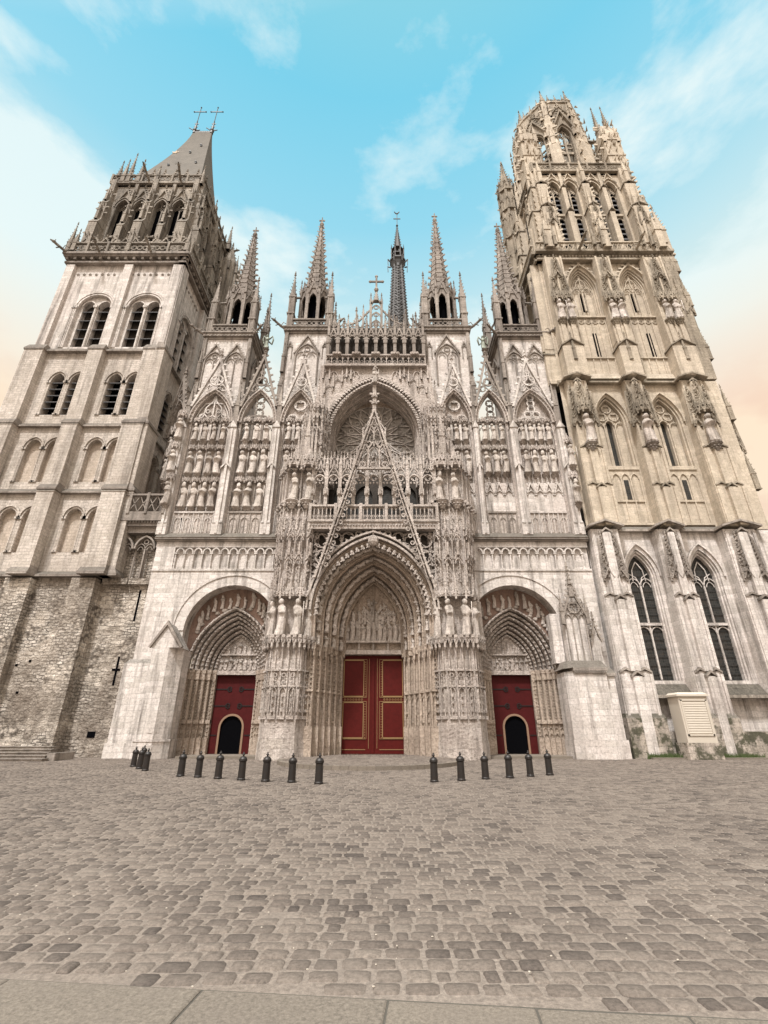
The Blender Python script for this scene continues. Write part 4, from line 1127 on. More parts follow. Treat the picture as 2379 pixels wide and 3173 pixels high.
def ang(): return Matrix.Translation((-18.15,36.35,0)) @ Matrix.Rotation(R(-42),4,'Z') @ Matrix.Translation((-1.75,-36,0))
screen('oblique dark bay between the left tower and the wide left bay',0,1.65,2,0,'flame',[(25.1,1.75,''),(22.2,2.2,'')],False,'slanting bay beside left tower',M=ang(),ga=33.6,m='grey')
# piers between the bays
for x0,x1 in ((-18.2,-17.6),(-13.85,-13.1),(-9.9,-9.25),(4.0,5.05),(7.95,8.35),(11.2,11.85),(15.35,16.05)):
    c = (x0+x1)/2; g = MB()
    g.box(x0,x1,35.45,36.4,15.8,26.2); g.box(x0-.08,x1+.08,35.35,36.4,15.9,16.9); g.frus(x0-.04,x1+.04,35.3,36.3,16.9,x0,x1,35.45,36.3,17.2)
    g.box(c-.1,c+.1,35.3,35.5,16,26); g.prism([(x0-.05,21.9),(c,22.4),(x1+.05,21.9),(x1+.05,22.05),(c,22.6),(x0-.05,22.05)],35.25,35.5)
    g.prism([(x0-.05,26.2),(c,26.9),(x1+.05,26.2)],35.35,36.2)
    part('pier', g, S['pale'], F)
for x0,x1 in ((-18.2,-17.6),(-13.85,-13.1),(-9.9,-9.25),(4.5,5.05),(7.95,8.35),(11.2,11.85),(15.35,16.05)):
    pinnacle(F,(x0+x1)/2,35.9,26.3,.45,2.6,2.6,'grey')
g = MB(); g.box(-18.2,-5.2,36.4,37.2,15.8,25.2); g.box(4,16.1,36.6,37.2,15.8,25.2)
g.box(-18,-13.6,36.62,37.2,25.2,29.0); g.box(11.9,16,36.62,37.2,25.2,29.0); g.box(-9.4,-5,36.65,37.2,25.2,30); g.box(4,8.2,36.65,37.2,25.2,30)
part('screen_wall', g, S['carved'], F)
g = MB(); g.box(-16.72,-16.48,35.93,35.96,16.6,17.6); part('slit', g, S['black'], F, label='small dark slit window low in the wide left bay')
# a second screen of louvres seen through the open bays (north/south arcades)
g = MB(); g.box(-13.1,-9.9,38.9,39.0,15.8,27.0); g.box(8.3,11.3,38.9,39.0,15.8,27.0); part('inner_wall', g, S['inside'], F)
for i,(x,z) in enumerate(((-18.1,24.9),(-18.1,21.6),(-18.0,18.5))):
    saint(x,35.25,z,2.1,'stone figure on the far left corner pier of the front, %s of three' % ('top','middle','bottom')[i],R(-20))
    console(F,x,35.5,z,.7); canopy(F,x,35.5,z+2.4,.75,.9)
for i,(x,z) in enumerate(((16.05,22.1),(15.95,18.6))):
    saint(x,35.2,z,2.1,'%s stone figure on the right corner pier of the front' % ('upper','lower')[i],R(20))
    console(F,x,35.5,z,.7); canopy(F,x,35.5,z+2.4,.75,.9)
# angels on the open gables
for x,z,l in ((-11.48,35.6,'left'),(9.78,35.5,'right')):
    mb = MB(); mb.merge(statue_mesh(77,0,'cross',12,24),T(0,0,0,0,1.7))
    for s_ in (-1,1): mb.tube([(s_*.12,.12,1.3),(s_*.42,.2,1.75),(s_*.5,.2,1.3),(s_*.4,.2,.7),(s_*.14,.12,.95)],.09,5)
    o = obj('angel_statue', mb.mesh('angel_statue',S['bronze'],True), None, T(x,35.7,z)); tag(o,'winged angel standing on the tip of the %s open gable' % l,'statue','angels on the open gables')
    g = MB(); g.cyl(x,35.7,z-1.4,z,.12,6); g.blob(x,35.7,z-.1,.3,.3,.15,6,4); g.blob(x,35.7,z-.7,.22,.22,.15,6,4); part('finial', g, S['grey'], F)
# small bridge with lattice balustrade between front and left tower
g = MB(); g.box(-23.0,-18.0,36.35,37.2,0,12.1); g.box(-21.5,-18.1,36.6,37.2,12.1,16.2)
g.box(-22.6,-20.0,36.0,37,12.0,12.45); g.box(-19.9,-18.1,36.0,37,12.0,12.45)
part('link_wall', g, S['rubble'], F, label='dark rubble wall joining the left tower to the front')
g = MB()
g.box(-22.4,-18.0,35.3,36.9,17.1,17.75); g.box(-22.3,-18.0,35.5,36.8,16.7,17.1); g.box(-22.1,-18.05,35.75,36.7,16.2,16.7)
for i in range(18): g.blob(-22.2+i*.24,35.45,17.0,.1,.1,.12,5,3)
for i in range(2):
    x = -20.95+i*1.75
    band(g,x,14.9,.72,1.0,.14,35.9,36.5,0,6); tracery(g,x,12.5,.72,14.9,1.0,36.1,.06,2)
for i in range(5): g.cyl(-21.75+i*.87,36.3,12.5,15,.09,6)
part('corbelled_gallery', g, S['grey'], F)
g = MB(); balus(g,-22.3,-18.0,17.75,19.5,35.4,.2,.72,'lattice',1.44); part('balustrade', g, S['grey'], F, label='stone lattice balustrade on the small bridge left of the front')
for a in ((-19.05,-18.9,9.2,11.6),(-20.5,-19.95,1.2,1.6)):
    g = MB(); g.box(a[0],a[1],36.33,36.36,a[2],a[3]); part('slit', g, S['black'], F)
g = MB(); g.box(-19.55,-19.4,36.33,36.36,4.6,6.6); g.box(-19.8,-19.2,36.32,36.36,5.6,5.75); part('slit', g, S['black'], F, label='cross-shaped slit')
# ------------------------------------------------------------------ LEFT TOWER
LT = thing('bell_tower', (-28,36,0), 'left stone tower with rough masonry foot and steep slate roof topped by two crosses', 'tower')
LX0, LX1 = -34.2, -21.8
SIDE = T(LX1,36,0,PI/2)
def faces(): return [(None, LX0, LX1), (SIDE, 0.0, 12.0)]
C4 = [(-31.05,.93),(-29.2,.93),(-25.6,.93),(-23.78,.93)]
def louvre_mesh(w, h, rows, m):
    mb = MB(); s = h/rows
    for i in range(rows):
        z = i*s+.1
        mb.add([(-w/2,.0,z),(w/2,.0,z),(w/2,.75,z+s*.62),(-w/2,.75,z+s*.62)],[(0,1,2,3)])
        mb.add([(-w/2,.0,z-.05),(w/2,.0,z-.05),(w/2,.75,z+s*.62-.05),(-w/2,.75,z+s*.62-.05)],[(3,2,1,0)])
        n = max(4,int(w/.13))
        for k in range(n):
            x = -w/2+(k+.5)*w/n; mb.add([(x-w/n/2,-.01,z+.02),(x+w/n/2,-.01,z+.02),(x,-.02,z-.13)],[(0,1,2)])
    return mb.mesh('louvre', m)
def opening(par, M, x, y, hw, zb, zs, h, kind, m='lt', rows=6, depth=.9, orders=2):
    """moulded arch, shafts and a louvred or walled back"""
    f = MB(M)
    for k in range(orders):
        band(f,x,zs,hw-.02+k*.18,(h-.02)+k*.18,.15,y-.05+.0*k-(.1 if k==orders-1 else 0),y+.25,0,7)
    if kind != 'plain':
        for s_ in (-1,1):
            for k in range(orders):
                xx = x+s_*(hw+.06+k*.17); f.cyl(xx,y+.02+.02*k,zb,zs-.25,.075,6); f.box(xx-.12,xx+.12,y-.12,y+.14,zs-.25,zs-.02); f.box(xx-.11,xx+.11,y-.1,y+.12,zb,zb+.15)
    W = part('window', f, S[m], par)
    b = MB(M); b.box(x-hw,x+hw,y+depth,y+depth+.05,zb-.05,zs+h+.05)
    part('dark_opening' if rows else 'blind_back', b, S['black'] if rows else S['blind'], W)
    if rows:
        me = louvre_mesh(2*hw,zs-zb+h*.6,rows,S['slate'])
        obj('louvre', me, W, (M or Matrix()) @ T(x,y+.12,zb))
    return W
def storey(z0, z1, y, wins, zsill, zspr, rise, m, kind, rows, sidewins=None, bx=None, bfront=None):
    for fi,(M,x0,x1) in enumerate(faces()):
        mb = MB(M)
        if fi == 0:
            ops = [(c,hw-.28,zsill,zspr,rise-.28*(rise/hw)) for c,hw in wins]
            archwall(mb,x0,x1,z0,z1,ops,y,.9 if rows else .4,n=6)
        else:
            yy = 36-y if False else (y-36)
            sw = sidewins or []
            ops = [(c,hw-.28,zsill,zspr,rise-.28*(rise/hw)) for c,hw in sw]
            archwall(mb,x0+(y-36),x1,z0,z1,ops,-(36-y) if False else (y-36),.9 if rows else .4,n=6)
        part('wall', mb, S[m], LT)
        for c,hw in (wins if fi == 0 else (sidewins or [])):
            opening(LT,M,c,y if fi == 0 else (y-36),hw-.28,zsill,zspr,rise-.28*(rise/hw),kind,m,rows,.9 if rows else .4)
# row 4 (lowest arcade), row 3, row 2
core = MB(); core.box(LX0,LX1-.95,37.2,48,0,50); 
part('core', core, S['inside'], LT)
b = MB(); b.box(LX0-.5,-21.95,36.0,48,0,12.5); part('wall', b, S['rubble'], LT, label='rough weathered rubble masonry at the foot of the left tower')
for x0,x1 in ((-35,-33),(-29.0,-27.0),(-23.9,-22.05)):
    b = MB(); b.box(x0,x1,35.3,36,0,12.3); b.box(x0-.15,x1+.1,35.1,36,0,3.0); b.box(x0-.5,x1+.05,35.75,35.98,0,3.4)
    part('buttress', b, S['rubble'], LT)
for i in range(15):
    x = rng.uniform(-33,-22.6); z = rng.uniform(1,11); b = MB(); b.box(x,x+.18,35.97,36.0-.005,z,z+.16); part('putlog_hole', b, S['black'], LT)
storey(12.9,20.0,36.0,C4,14.6,17.75,1.05,'lt','blind',0,[(3.2,.93),(5.1,.93),(8.5,.93)])
storey(20.0,26.8,36.05,C4,21.0,24.5,1.15,'lt','blind',0,[(3.2,.93),(5.1,.93),(8.5,.93)])
storey(26.8,35.5,36.1,C4,28.0,31.9,1.3,'lt','shaft',6,[(3.2,.93),(5.1,.93),(8.5,.93)])
# blind back walls tinted panels come from opening(); top storey with paired belfry lights under a big arch
for fi,(M,x0,x1) in enumerate(faces()):
    y = 36.15 if fi == 0 else .15
    mb = MB(M)
    cs = [-30.05,-24.9] if fi == 0 else [3.9,8.9]
    archwall(mb,x0,x1,35.5,47.7,[(c,1.75,36.2,41.7,1.75) for c in cs],y,.35,n=9)
    part('wall', mb, S['pale'], LT)
    for c in cs:
        m2 = MB(M); archwall(m2,c-1.8,c+1.8,36.1,43.6,[(c-.8,.6,36.4,42.0,.7),(c+.8,.6,36.4,42.0,.7)],y+.35,.6,n=6)
        part('wall', m2, S['pale'], LT)
        f = MB(M)
        for k,(hw,yy) in enumerate(((1.78,y-.02),(2.0,y-.08),(2.2,y-.05))): band(f,c,41.7,hw-.1,hw-.1,.16,yy,y+.2,0,10)
        for s_ in (-1,1):
            for k in range(3):
                xx = c+s_*(1.83+.17*k); f.cyl(xx,y-.02,36.1,41.4,.08,6); f.box(xx-.12,xx+.12,y-.16,y+.1,41.4,41.68)
        f.cyl(c,y+.25,36.2,41.7,.13,6); f.box(c-.2,c+.2,y+.05,y+.5,41.7,42.0)
        for dx in (-.8,.8): band(f,c+dx,42.0,.6,.7,.12,y+.25,y+.4,0,6)
        W = part('window', f, S['pale'], LT, label='paired louvred belfry lights under a wide moulded arch')
        b = MB(M)
        for dx in (-.8,.8): b.box(c+dx-.62,c+dx+.62,y+1.15,y+1.2,36.3,43.2)
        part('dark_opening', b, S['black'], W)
        for dx in (-.8,.8): obj('louvre', louvre_mesh(1.2,6.1,5,S['slate']), W, (M or Matrix()) @ T(c+dx,y+.42,36.4))
    o = MB(M)
    for i in range(16):
        x = x0+1.2+i*(x1-x0-2)/16
        if abs(x-(x0+x1)/2) > .6: ring(o,x,46.4,y-.03,.13,.04,7)
    part('roundels', o, S['grey'], LT)
# buttresses stepping back storey by storey
for fi,(M,x0,x1) in enumerate(faces()):
    o = 36 if fi == 0 else 0
    X = [(-34.8,-33.0),(-28.6,-27.2),(-23.25,-21.35)] if fi == 0 else [(-.65,1.3),(5.9,7.3),(10.6,12.3)]
    for k,(z0,z1,yf) in enumerate(((12.9,19.6,-1.0),(20.2,26.4,-.8),(27.0,35.2,-.6))):
        for j,(a,c) in enumerate(X):
            b = MB(M)
            b.box(a,c,o+yf,o+.3,z0,z1)
            b.frus(a-.05,c+.05,o+yf-.05,o+.3,z1,a+.1,c-.1,o+yf+.25,o+.3,z1+.5)
            part('buttress', b, S['lt'], LT)
    for j,(a,c) in enumerate(((-34.3,-33.4),(-28.0,-27.1),(-22.75,-21.65)) if fi == 0 else ((-.15,1.0),(5.9,6.9),(10.9,12))):
        b = MB(M); b.box(a,c,o-.25,o+.3,35.9,47.5); part('buttress', b, S['pale'], LT)
    A, B = x0-.5, x1+.15
    if fi: A = -.2
    for z,p,h in ((12.5,.45,.5),(19.8,.3,.5),(26.55,.25,.45),(35.3,.3,.55)):
        s = MB(M); s.box(A,B,o-p,o+.3,z,z+.16); s.frus(A,B,o-p+.02,o+.3,z+.16,A,B,o-.0,o+.3,z+h)
        for (a,c),yf in zip(X,((-1.25,)*3 if z<13 else (-1.05,)*3 if z<20 else (-.85,)*3 if z<27 else (-.65,)*3)):
            s.box(a-.1,c+.1,o+yf,o+.2,z-.02,z+.17); s.frus(a-.1,c+.1,o+yf+.02,o+.2,z+.17,a,c,o+yf+.35,o+.2,z+h+.25)
        part('string_course', s, S['grey'], LT)
    # great corbelled cornice and parapet
    c_ = MB(M); A, B = x0-.4, x1+.4
    if fi: A = -.4
    c_.box(A,B,o-.35,o+.4,47.7,47.95); c_.box(A-.15,B+.15,o-.6,o+.4,48.45,48.65); c_.box(A-.25,B+.25,o-.75,o+.4,48.65,48.95)
    n = 14
    for i in range(n+1): xx = A+.2+(B-A-.4)*i/n; c_.box(xx-.14,xx+.14,o-.5,o+.2,48.1,48.45)
    part('cornice', c_, S['grey'], LT)
    c_ = MB(M); balus(c_,A,B,48.95,50.5,o-.55,.22,.62,'foil',2.4)
    for i in range(12):
        xx = A+.5+i*(B-A-1)/11; gable(c_,xx,50.5,.5,.9,.1,o-.62,o-.5,3,.15,True)
    part('balustrade', c_, S['dark'], LT)
for x,z,h in ((-34.6,49.2,3.2),(-34.0,49.2,2.0),(-28.0,49.2,2.2),(-21.6,49.2,2.4)): pinnacle(LT,x,35.5,z,.42,1.4,h,'dark')
for x,rz in ((-30.9,0),(-25.3,0),(-34.4,-R(45))): garg(LT,x,35.4,48.9,rz,.85,'dark')
b = MB(); b.box(LX0,LX1,36,48,48.6,49.1); part('terrace', b, S['dark'], LT)
# late gothic belfry stage
BX0,BX1,BY0,BY1 = -34.4,-23.3,37.8,48.5
for M,x0,x1,cs in ((None,BX0,BX1,[-32.2,-30.1,-27.5,-25.3]),(T(BX1,BY0,0,PI/2),0,10.7,[1.9,4.0,6.7,8.8])):
    o = BY0 if M is None else 0
    w = MB(M); archwall(w,x0,x1,49,64.8,[(c,.75,50.8,60.2,1.4) for c in cs],o,1.1,n=6); part('wall', w, S['dark'], LT)
    for c in cs:
        f = MB(M); band(f,c,60.2,.73,1.4,.16,o-.12,o+.2,0,6); band(f,c,60.2,.95,1.7,.12,o-.2,o+.05,0,6); tracery(f,c,50.8,.7,60.2,1.3,o+.45,.07,2)
        f.box(c-.75,c+.75,o+.3,o+.7,55.2,55.5); gable(f,c,61.1,.95,2.6,.14,o-.2,o,6,.25,True)
        for s_ in (-1,1): f.cyl(c+s_*.85,o-.05,50.6,60.2,.09,5)
        W = part('window', f, S['dark'], LT)
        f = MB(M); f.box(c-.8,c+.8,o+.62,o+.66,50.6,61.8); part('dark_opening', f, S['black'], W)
    bt = MB(M)
    bx = [x0+.35]+[(cs[i]+cs[i+1])/2 for i in range(3)]+[x1-.35]
    for i,x in enumerate(bx):
        big = i in (0,2,4); p = 1.25 if big else .8; hw = .5 if big else .33
        bt.box(x-hw,x+hw,o-p,o+.2,49.2,55.8); bt.frus(x-hw-.05,x+hw+.05,o-p-.05,o+.2,55.8,x-hw*.9,x+hw*.9,o-p+.45,o+.2,57.0)
        bt.box(x-hw*.85,x+hw*.85,o-p+.45,o+.2,57.0,60.0); bt.frus(x-hw*.9,x+hw*.9,o-p+.4,o+.2,60.0,x-hw*.7,x+hw*.7,o-p*.3,o+.2,61.2)
        bt.box(x-hw*.6,x+hw*.6,o-p*.35,o+.2,61.0,65.2)
        for z,pp in ((53.5,p),(58.5,p-.45),(59.6,p-.45),(62.6,p*.35)):
            for dx in (-.22,.22): crk(bt,x+dx,o-pp-.03,z,.3,0,-1)
            crk(bt,x-hw,o-pp+.1,z+.4,.34,-1,0); crk(bt,x+hw,o-pp+.1,z-.4,.34,1,0)
        pinn(bt,x,o-p+.25,56.6,.3,1.6,2.0,5); pinn(bt,x,o-p*.55,60.6,.26,1.2,1.8,4)
    part('buttress', bt, S['dark'], LT)
    pr = MB(M); pr.box(x0-.3,x1+.3,o-.35,o+.3,64.6,64.9); balus(pr,x0-.2,x1+.2,64.9,66.3,o-.2,.2,.6,'foil',1.9)
    for i in range(8):
        xx = x0+.6+i*(x1-x0-1.2)/7; gable(pr,xx,65.9,.55,1.1,.12,o-.28,o-.15,3,.2,True)
    part('parapet', pr, S['dark'], LT)
b = MB(); b.box(BX0+.1,BX1-.1,BY0+1.2,BY1,49,64.6); part('core', b, S['inside'], LT)
b = MB(); b.box(BX0,BX1,BY0,BY1,64.3,64.65); part('terrace', b, S['dark'], LT)
for x,y,h in ((-34.3,38.0,3.6),(-33.3,37.7,3.4),(-32.6,37.7,4.8),(-31.3,37.7,3.4),(-29.0,37.7,2.0),(-23.4,38.0,2.5),(-23.3,42.5,2.6),(-23.3,48.2,4.5),(-22.6,47,3.5)): pinnacle(LT,x,y,64.9,.5,1.3,h,'dark')
for x,y,rz in ((-29.8,37.4,0),(-23.0,47.5,PI/2),(-25.8,37.4,.2)): garg(LT,x,y,65.1,rz,.9,'dark')
# statues in relief under the parapet are part of the carved band; a corner turret at the right back
t = MB(); t.cyl(-22.2,47.5,30,62,1.35,8); 
for i in range(8):
    a = i*PI/4+PI/8; t.cyl(-22.2+1.4*math.cos(a),47.5+1.4*math.sin(a),36,62,.13,5); pinn(t,-22.2+1.45*math.cos(a),47.5+1.45*math.sin(a),60,.3,1.6,1.8,4)
    for z in range(40,62,3): crk(t,-22.2+1.45*math.cos(a),47.5+1.45*math.sin(a),z,.35,math.cos(a),math.sin(a))
spire(t,-22.2,47.5,62,4.5,1.1,8,7,.22); part('stair_turret', t, S['dark'], LT)
# hatchet roof
def roofmesh():
    n = 14; vs = []; fs = []
    rx, ry, zx = -28.25, 43.0, 86.4
    for j in range(n+1):
        t = j/n; k = (1-t)**1.28
        hx0 = 1.45+(6.0-1.45)*k; hx1 = 1.45+(4.4-1.45)*k; hy = .14+(4.7-.14)*k; z = 64.7+(zx-64.7)*t
        vs += [(rx-hx0,ry-hy,z),(rx+hx1,ry-hy,z),(rx+hx1,ry+hy,z),(rx-hx0,ry+hy,z)]
    for j in range(n):
        for i in range(4): fs.append((4*j+i,4*j+(i+1)%4,4*j+4+(i+1)%4,4*j+4+i))
    fs.append(tuple(4*n+i for i in range(4)))
    mb = MB(); mb.add(vs,fs); return mb
RF = part('roof', roofmesh(), S['roof'], LT, label='steep slate hatchet roof that flares at the foot')
g = MB()
for i in range(7): ring(g,-29.3+i*.35,86.75,43,.17,.05,7)
g.box(-29.6,-26.9,42.85,43.15,86.35,86.55)
for x in (-29.6,-26.9):
    g.tube([(x,43,85.8),(x,43,89.5)],.1,5); g.blob(x,43,87,.35,.35,.3,6,4); g.cyl(x,43,86.2,89.6,.28,6,.05)
    for z in (87.2,88,88.8): 
        for s_ in (-1,1): crk(g,x+s_*.1,43,z,.3,s_,0)
    for s_ in (-1,1): g.tube([(x,43,86.9),(x+s_*.9,42.8,86.8 if s_>0 else 87.4)],.07,4)
part('ridge_cresting', g, S['lead'], RF)
for x in (-29.6,-26.9):
    g = MB(); g.cyl(x,43,89.4,93.4,.06,5); g.box(x-.9,x+.9,42.95,43.05,92.2,92.32)
    for dx,z in ((-.95,92.26),(.95,92.26),(0,93.5)): g.blob(x+dx,43,z,.13,.13,.13,5,4)
    part('iron_cross', g, S['lead'], RF)
g = MB()
for x,z in ((-30.2,73.5),(-26.6,74.5),(-28.4,78.5),(-27.4,81.2)):
    y = 43-(.14+4.56*(1-(z-64.7)/21.7)**1.28)-.12
    g.box(x-.12,x+.12,y,y+.9,z,z+.22); g.prism([(x-.17,z+.22),(x+.17,z+.22),(x,z+.45)],y-.05,y+.9)
part('dormer', g, S['lead'], RF)
g = MB()
for a in range(5):
    g.tube([(-29.4,40.05,75.8),(-29.4+.5*math.cos(a*2*PI/5+.3),40.02+.12*math.sin(a*2*PI/5+.3),75.8+.5*math.sin(a*2*PI/5+.3))],.06,4)
part('gilt_ornament', g, S['gold'], RF, label='small gilt star on the front slope')
# ------------------------------------------------------------------ RIGHT TOWER
RT = thing('bell_tower', (23.5,36,0), 'right sandy stone tower with tall leaded windows and a crown of open pinnacles', 'tower')
SL = T(16.9,49.5,0,-PI/2)     # left flank, seen above the front
def cap(mb, x0, x1, y0, y1, z, h=.55, o=.1):
    """gabled weathering on a buttress offset"""
    c = (x0+x1)/2
    mb.prism([(x0-o,z),(c,z+h),(x1+o,z),(x1+o,z+.14),(c,z+h+.16),(x0-o,z+.14)],y0-o,y1)
def rbut(mb, capmb, x0, x1, z0, z1, yf, yb=36.2, steps=3, o=0, shr=.06):
    n = steps; H = (z1-z0)/n
    for k in range(n):
        a = z0+k*H; b_ = a+H; s = k*shr; y = yf+k*.12
        mb.box(x0+s,x1-s,o+y,o+yb,a,b_)
        w = (x1-x0)/2-s; c = (x0+x1)/2
        mb.box(c-w*.3,c+w*.3,o+y-.28,o+y+.1,a,b_-.35)
        cap(capmb,c-w*.3,c+w*.3,o+y-.28,o+y+.05,b_-.4,.3,.06)
        for sx in (-1,1): mb.box(c+sx*w*.86-.1,c+sx*w*.86+.1,o+y-.1,o+y+.1,a,b_-.2)
        if k < n-1: 
            for sx in (-1,1): cap(capmb,c+sx*w*.55-w*.35,c+sx*w*.55+w*.35,o+y-.05,o+y+.25,b_-.12,.25,.06)
core = MB(); core.box(17.5,30.2,37.2,49.5,0,50); part('core', core, S['inside'], RT)
# --- lowest storey
w = MB(); archwall(w,16.3,30.9,0,16.4,[(20.2,1.25,4.9,12.6,2.4),(25.2,1.25,4.9,12.6,2.4)],36.0,.75,n=9)
part('wall', w, S['pale'], RT)
for c in (20.2,25.2):
    f = MB()
    for k in range(3): band(f,c,12.6,1.25-.12*k-.1,2.4-.2*k-.12,.14,36.02+.16*k,36.5+.1*k,7.7,9)
    band(f,c,12.6,1.35,2.65,.14,35.85,36.1,0,9)
    tracery(f,c,5.0,1.0,12.0,2.2,36.6,.06,2,'none')
    for s_ in (-1,1): f.tube([(c+s_*.5,36.6,12.4),(c+s_*.42,36.6,13.3),(c,36.6,14.0)],.05,4); f.tube([(c,36.6,12),(c+s_*.25,36.6,12.7),(c+s_*.75,36.6,13.0)],.045,4)
    f.box(c-1.05,c+1.05,36.45,36.7,8.9,9.1)
    for s_ in (-1,1): roll(f,c+s_*.5,8.3,.46,.5,36.58,.05,0,5); ring(f,c+s_*.15,8.75,36.6,.1,.03,6)
    W = part('window', f, S['pale'], RT, label='tall two-light leaded window under a pointed arch, %s of the pair' % ('left' if c < 22 else 'right'))
    gl = MB(); gl.box(c-1.15,c+1.15,36.68,36.72,4.9,14.9); part('leaded_glass', gl, S['glass'], W)
    gl = MB()
    for z in np.arange(5.4,14.2,.62): gl.box(c-1.05,c+1.05,36.6,36.63,z,z+.035)
    part('saddle_bars', gl, S['lead'], W)
    sl = MB(); sl.frus(c-1.5,c+1.5,35.35,36.6,3.9,c-1.5,c+1.5,36.2,36.6,4.9); sl.box(c-1.55,c+1.55,35.25,36.1,3.7,3.9)
    part('sill', sl, S['dark'], RT, label='mossy sloping window sill')
for x0,x1 in ((16.25,18.65),(21.5,23.5),(26.75,29.5)):
    b = MB(); cpm = MB(); rbut(b,cpm,x0,x1,0,16.2,34.75,36.2,3); B_ = part('buttress', b, S['pale'], RT); part('weathering', cpm, S['grey'], B_)
b = MB(); b.box(29.5,31.6,35.2,37,0,16.2); b.box(30.9,31.3,35,49,0,16.4); part('buttress', b, S['pale'], RT)
b = MB()
for x0,x1 in ((16.2,18.7),(21.45,23.55),(26.7,31.7)): b.box(x0-.06,x1+.06,34.5,36.1,0,2.4); b.frus(x0-.06,x1+.06,34.5,36,2.4,x0,x1,34.75,36,2.7)
b.box(16.3,31.5,35.5,36.1,0,1.6)
part('plinth', b, S['mould'], RT, label='green and black stained foot of the right tower')
# hanging carved clusters on the buttresses
def cluster(par, x, y, z, h, w, m='grey', o=0, M=None):
    c = MB(M)
    n = int(h*7)
    for i in range(n):
        t = i/n; zz = z+h*t; ww = w*(1-.8*t)*.5+.06
        for s_ in (-1,1): crk(c,x+s_*ww,y-.05,zz,.24,s_,0)
        if i % 2: crk(c,x+rng.uniform(-.5,.5)*ww,y-.12,zz,.3,0,-1); c.blob(x+rng.uniform(-1,1)*ww,y-.08,zz,.12,.12,.14,5,3)
    c.prism([(x-w*.5,z),(x+w*.5,z),(x,z+h)],y-.08,y+.05)
    gable(c,x,z-.1,w*.6,w*1.2,.09,y-.25,y-.1,4,.16,False)
    for s_ in (-1,1): pinn(c,x+s_*w*.55,y-.1,z-.3,.16,w*.9,w,4)
    finial(c,x,y-.1,z+h,.35)
    part('crocketed_gablet', c, S[m], par)
for x0,x1 in ((16.4,18.6),(21.6,23.4),(26.9,29.3)):
    for dx in (.28,.72): cluster(RT,x0+(x1-x0)*dx,34.95,12.2,3.2,.7)
def strings(z, p, m='grey', xs=(), M=None, o=36, x0=16.2, x1=31.2, yf=34.6):
    s = MB(M)
    s.box(x0,x1,o-p,o+.3,z,z+.18); s.frus(x0,x1,o-p,o+.3,z+.18,x0,x1,o+.1,o+.3,z+.6)
    for a,c in xs:
        m_ = (a+c)/2
        s.prism([(a-.08,z-.02),(m_,z+.45),(c+.08,z-.02),(c+.08,z+.14),(m_,z+.62),(a-.08,z+.14)],yf-36+o-.06,o+.1)
    part('string_course', s, S[m], RT)
B1 = ((16.2,18.8),(21.4,23.6),(26.7,29.7)); B2 = ((16.8,19.0),(22.2,24.1),(27.4,29.8)); B3 = ((17.2,19.0),(22.6,24.1),(27.7,29.7))
strings(16.3,.35,'grey',B1)
# --- second storey
w = MB(); archwall(w,16.6,30.6,16.4,31.6,[(20.75,1.45,22.6,27.2,3.0),(20.75,1.3,17.4,21.6,.01),(25.75,1.45,22.6,27.2,3.0),(25.75,1.3,17.4,21.6,.01)][0:4:2],36.1,.6,n=8)
part('wall', w, S['tan'], RT)
for c,l in ((20.75,'left'),(25.75,'right')):
    f = MB(); archwall(f,c-1.5,c+1.5,22.5,30.3,[(c+.05,.28,22.9,27.4,.35)],36.7,.5,n=4)
    for k in range(2): band(f,c,27.2,1.45-.15*k-.1,3-.25*k-.12,.14,36.12+.18*k,36.6,4.6,8)
    band(f,c,27.2,1.5,3.15,.15,35.9,36.15,0,8)
    for s_ in (-1,1):
        foil(f,c+s_*.55,28.1,36.6,.42,.06,4); f.cyl(c+s_*.5,36.6,22.6,27.4,.07,5); roll(f,c+s_*.95,27.0,.4,.5,36.6,.06,0,4)
    foil(f,c,28.95,36.6,.42,.06,4); roll(f,c,27.2,.4,.5,36.6,.06,0,4)
    W = part('window', f, S['tan'], RT, label='second storey window slit under foiled blind tracery, %s of the pair' % l)
    g = MB(); g.box(c-.25,c+.35,37.05,37.1,22.8,27.9); part('leaded_glass', g, S['glass'], W)
    f = MB(); f.box(c-1.35,c+1.35,36.0,36.3,22.2,22.5); f.box(c-1.3,c+1.3,36.0,36.15,19.1,19.25)
    for i in range(4): f.cyl(c-1.2+i*.8,36.05,17.2,21.6,.07,5)
    for i in range(3): roll(f,c-.8+i*.8,21.3,.34,.5,36.05,.06,0,4)
    f.box(c-1.4,c+1.4,35.9,36.2,16.95,17.15)
    part('blind_panel', f, S['tan'], RT)
    g = MB(); g.box(c-.2,c+.2,36.07,36.09,19.35,21.2); part('slit', g, S['glass'], RT)
for x0,x1 in B2:
    b = MB(); cpm = MB(); rbut(b,cpm,x0,x1,16.5,31.4,35.0,36.3,4); B_ = part('buttress', b, S['tan'], RT); part('weathering', cpm, S['tandark'], B_)
b = MB(); b.box(29.8,31.1,35.5,37,16.4,31.4); part('buttress', b, S['tan'], RT)
for i,(x0,x1) in enumerate(B2):
    c = (x0+x1)/2
    saint(c-.05,34.75,24.2,2.9,'pale statue between windows halfway up the right tower, %s of three' % ('left','middle','right')[i],0,None,'statues on the right tower',1.1)
    console(RT,c-.05,35.0,24.2,1.05,1.1,'grey'); canopy(RT,c-.05,35.1,27.5,1.2,1.6,'tandark')
    cluster(RT,c,35.15,27.9,2.9,1.0,'tandark')
    for s_ in (-1,1): cluster(RT,c+s_*.8,35.25,26.4,3.6,.5,'tandark')
strings(31.4,.35,'tandark',tuple((a-.1,c+.1) for a,c in B2),x0=16.5,x1=30.9,yf=34.9)
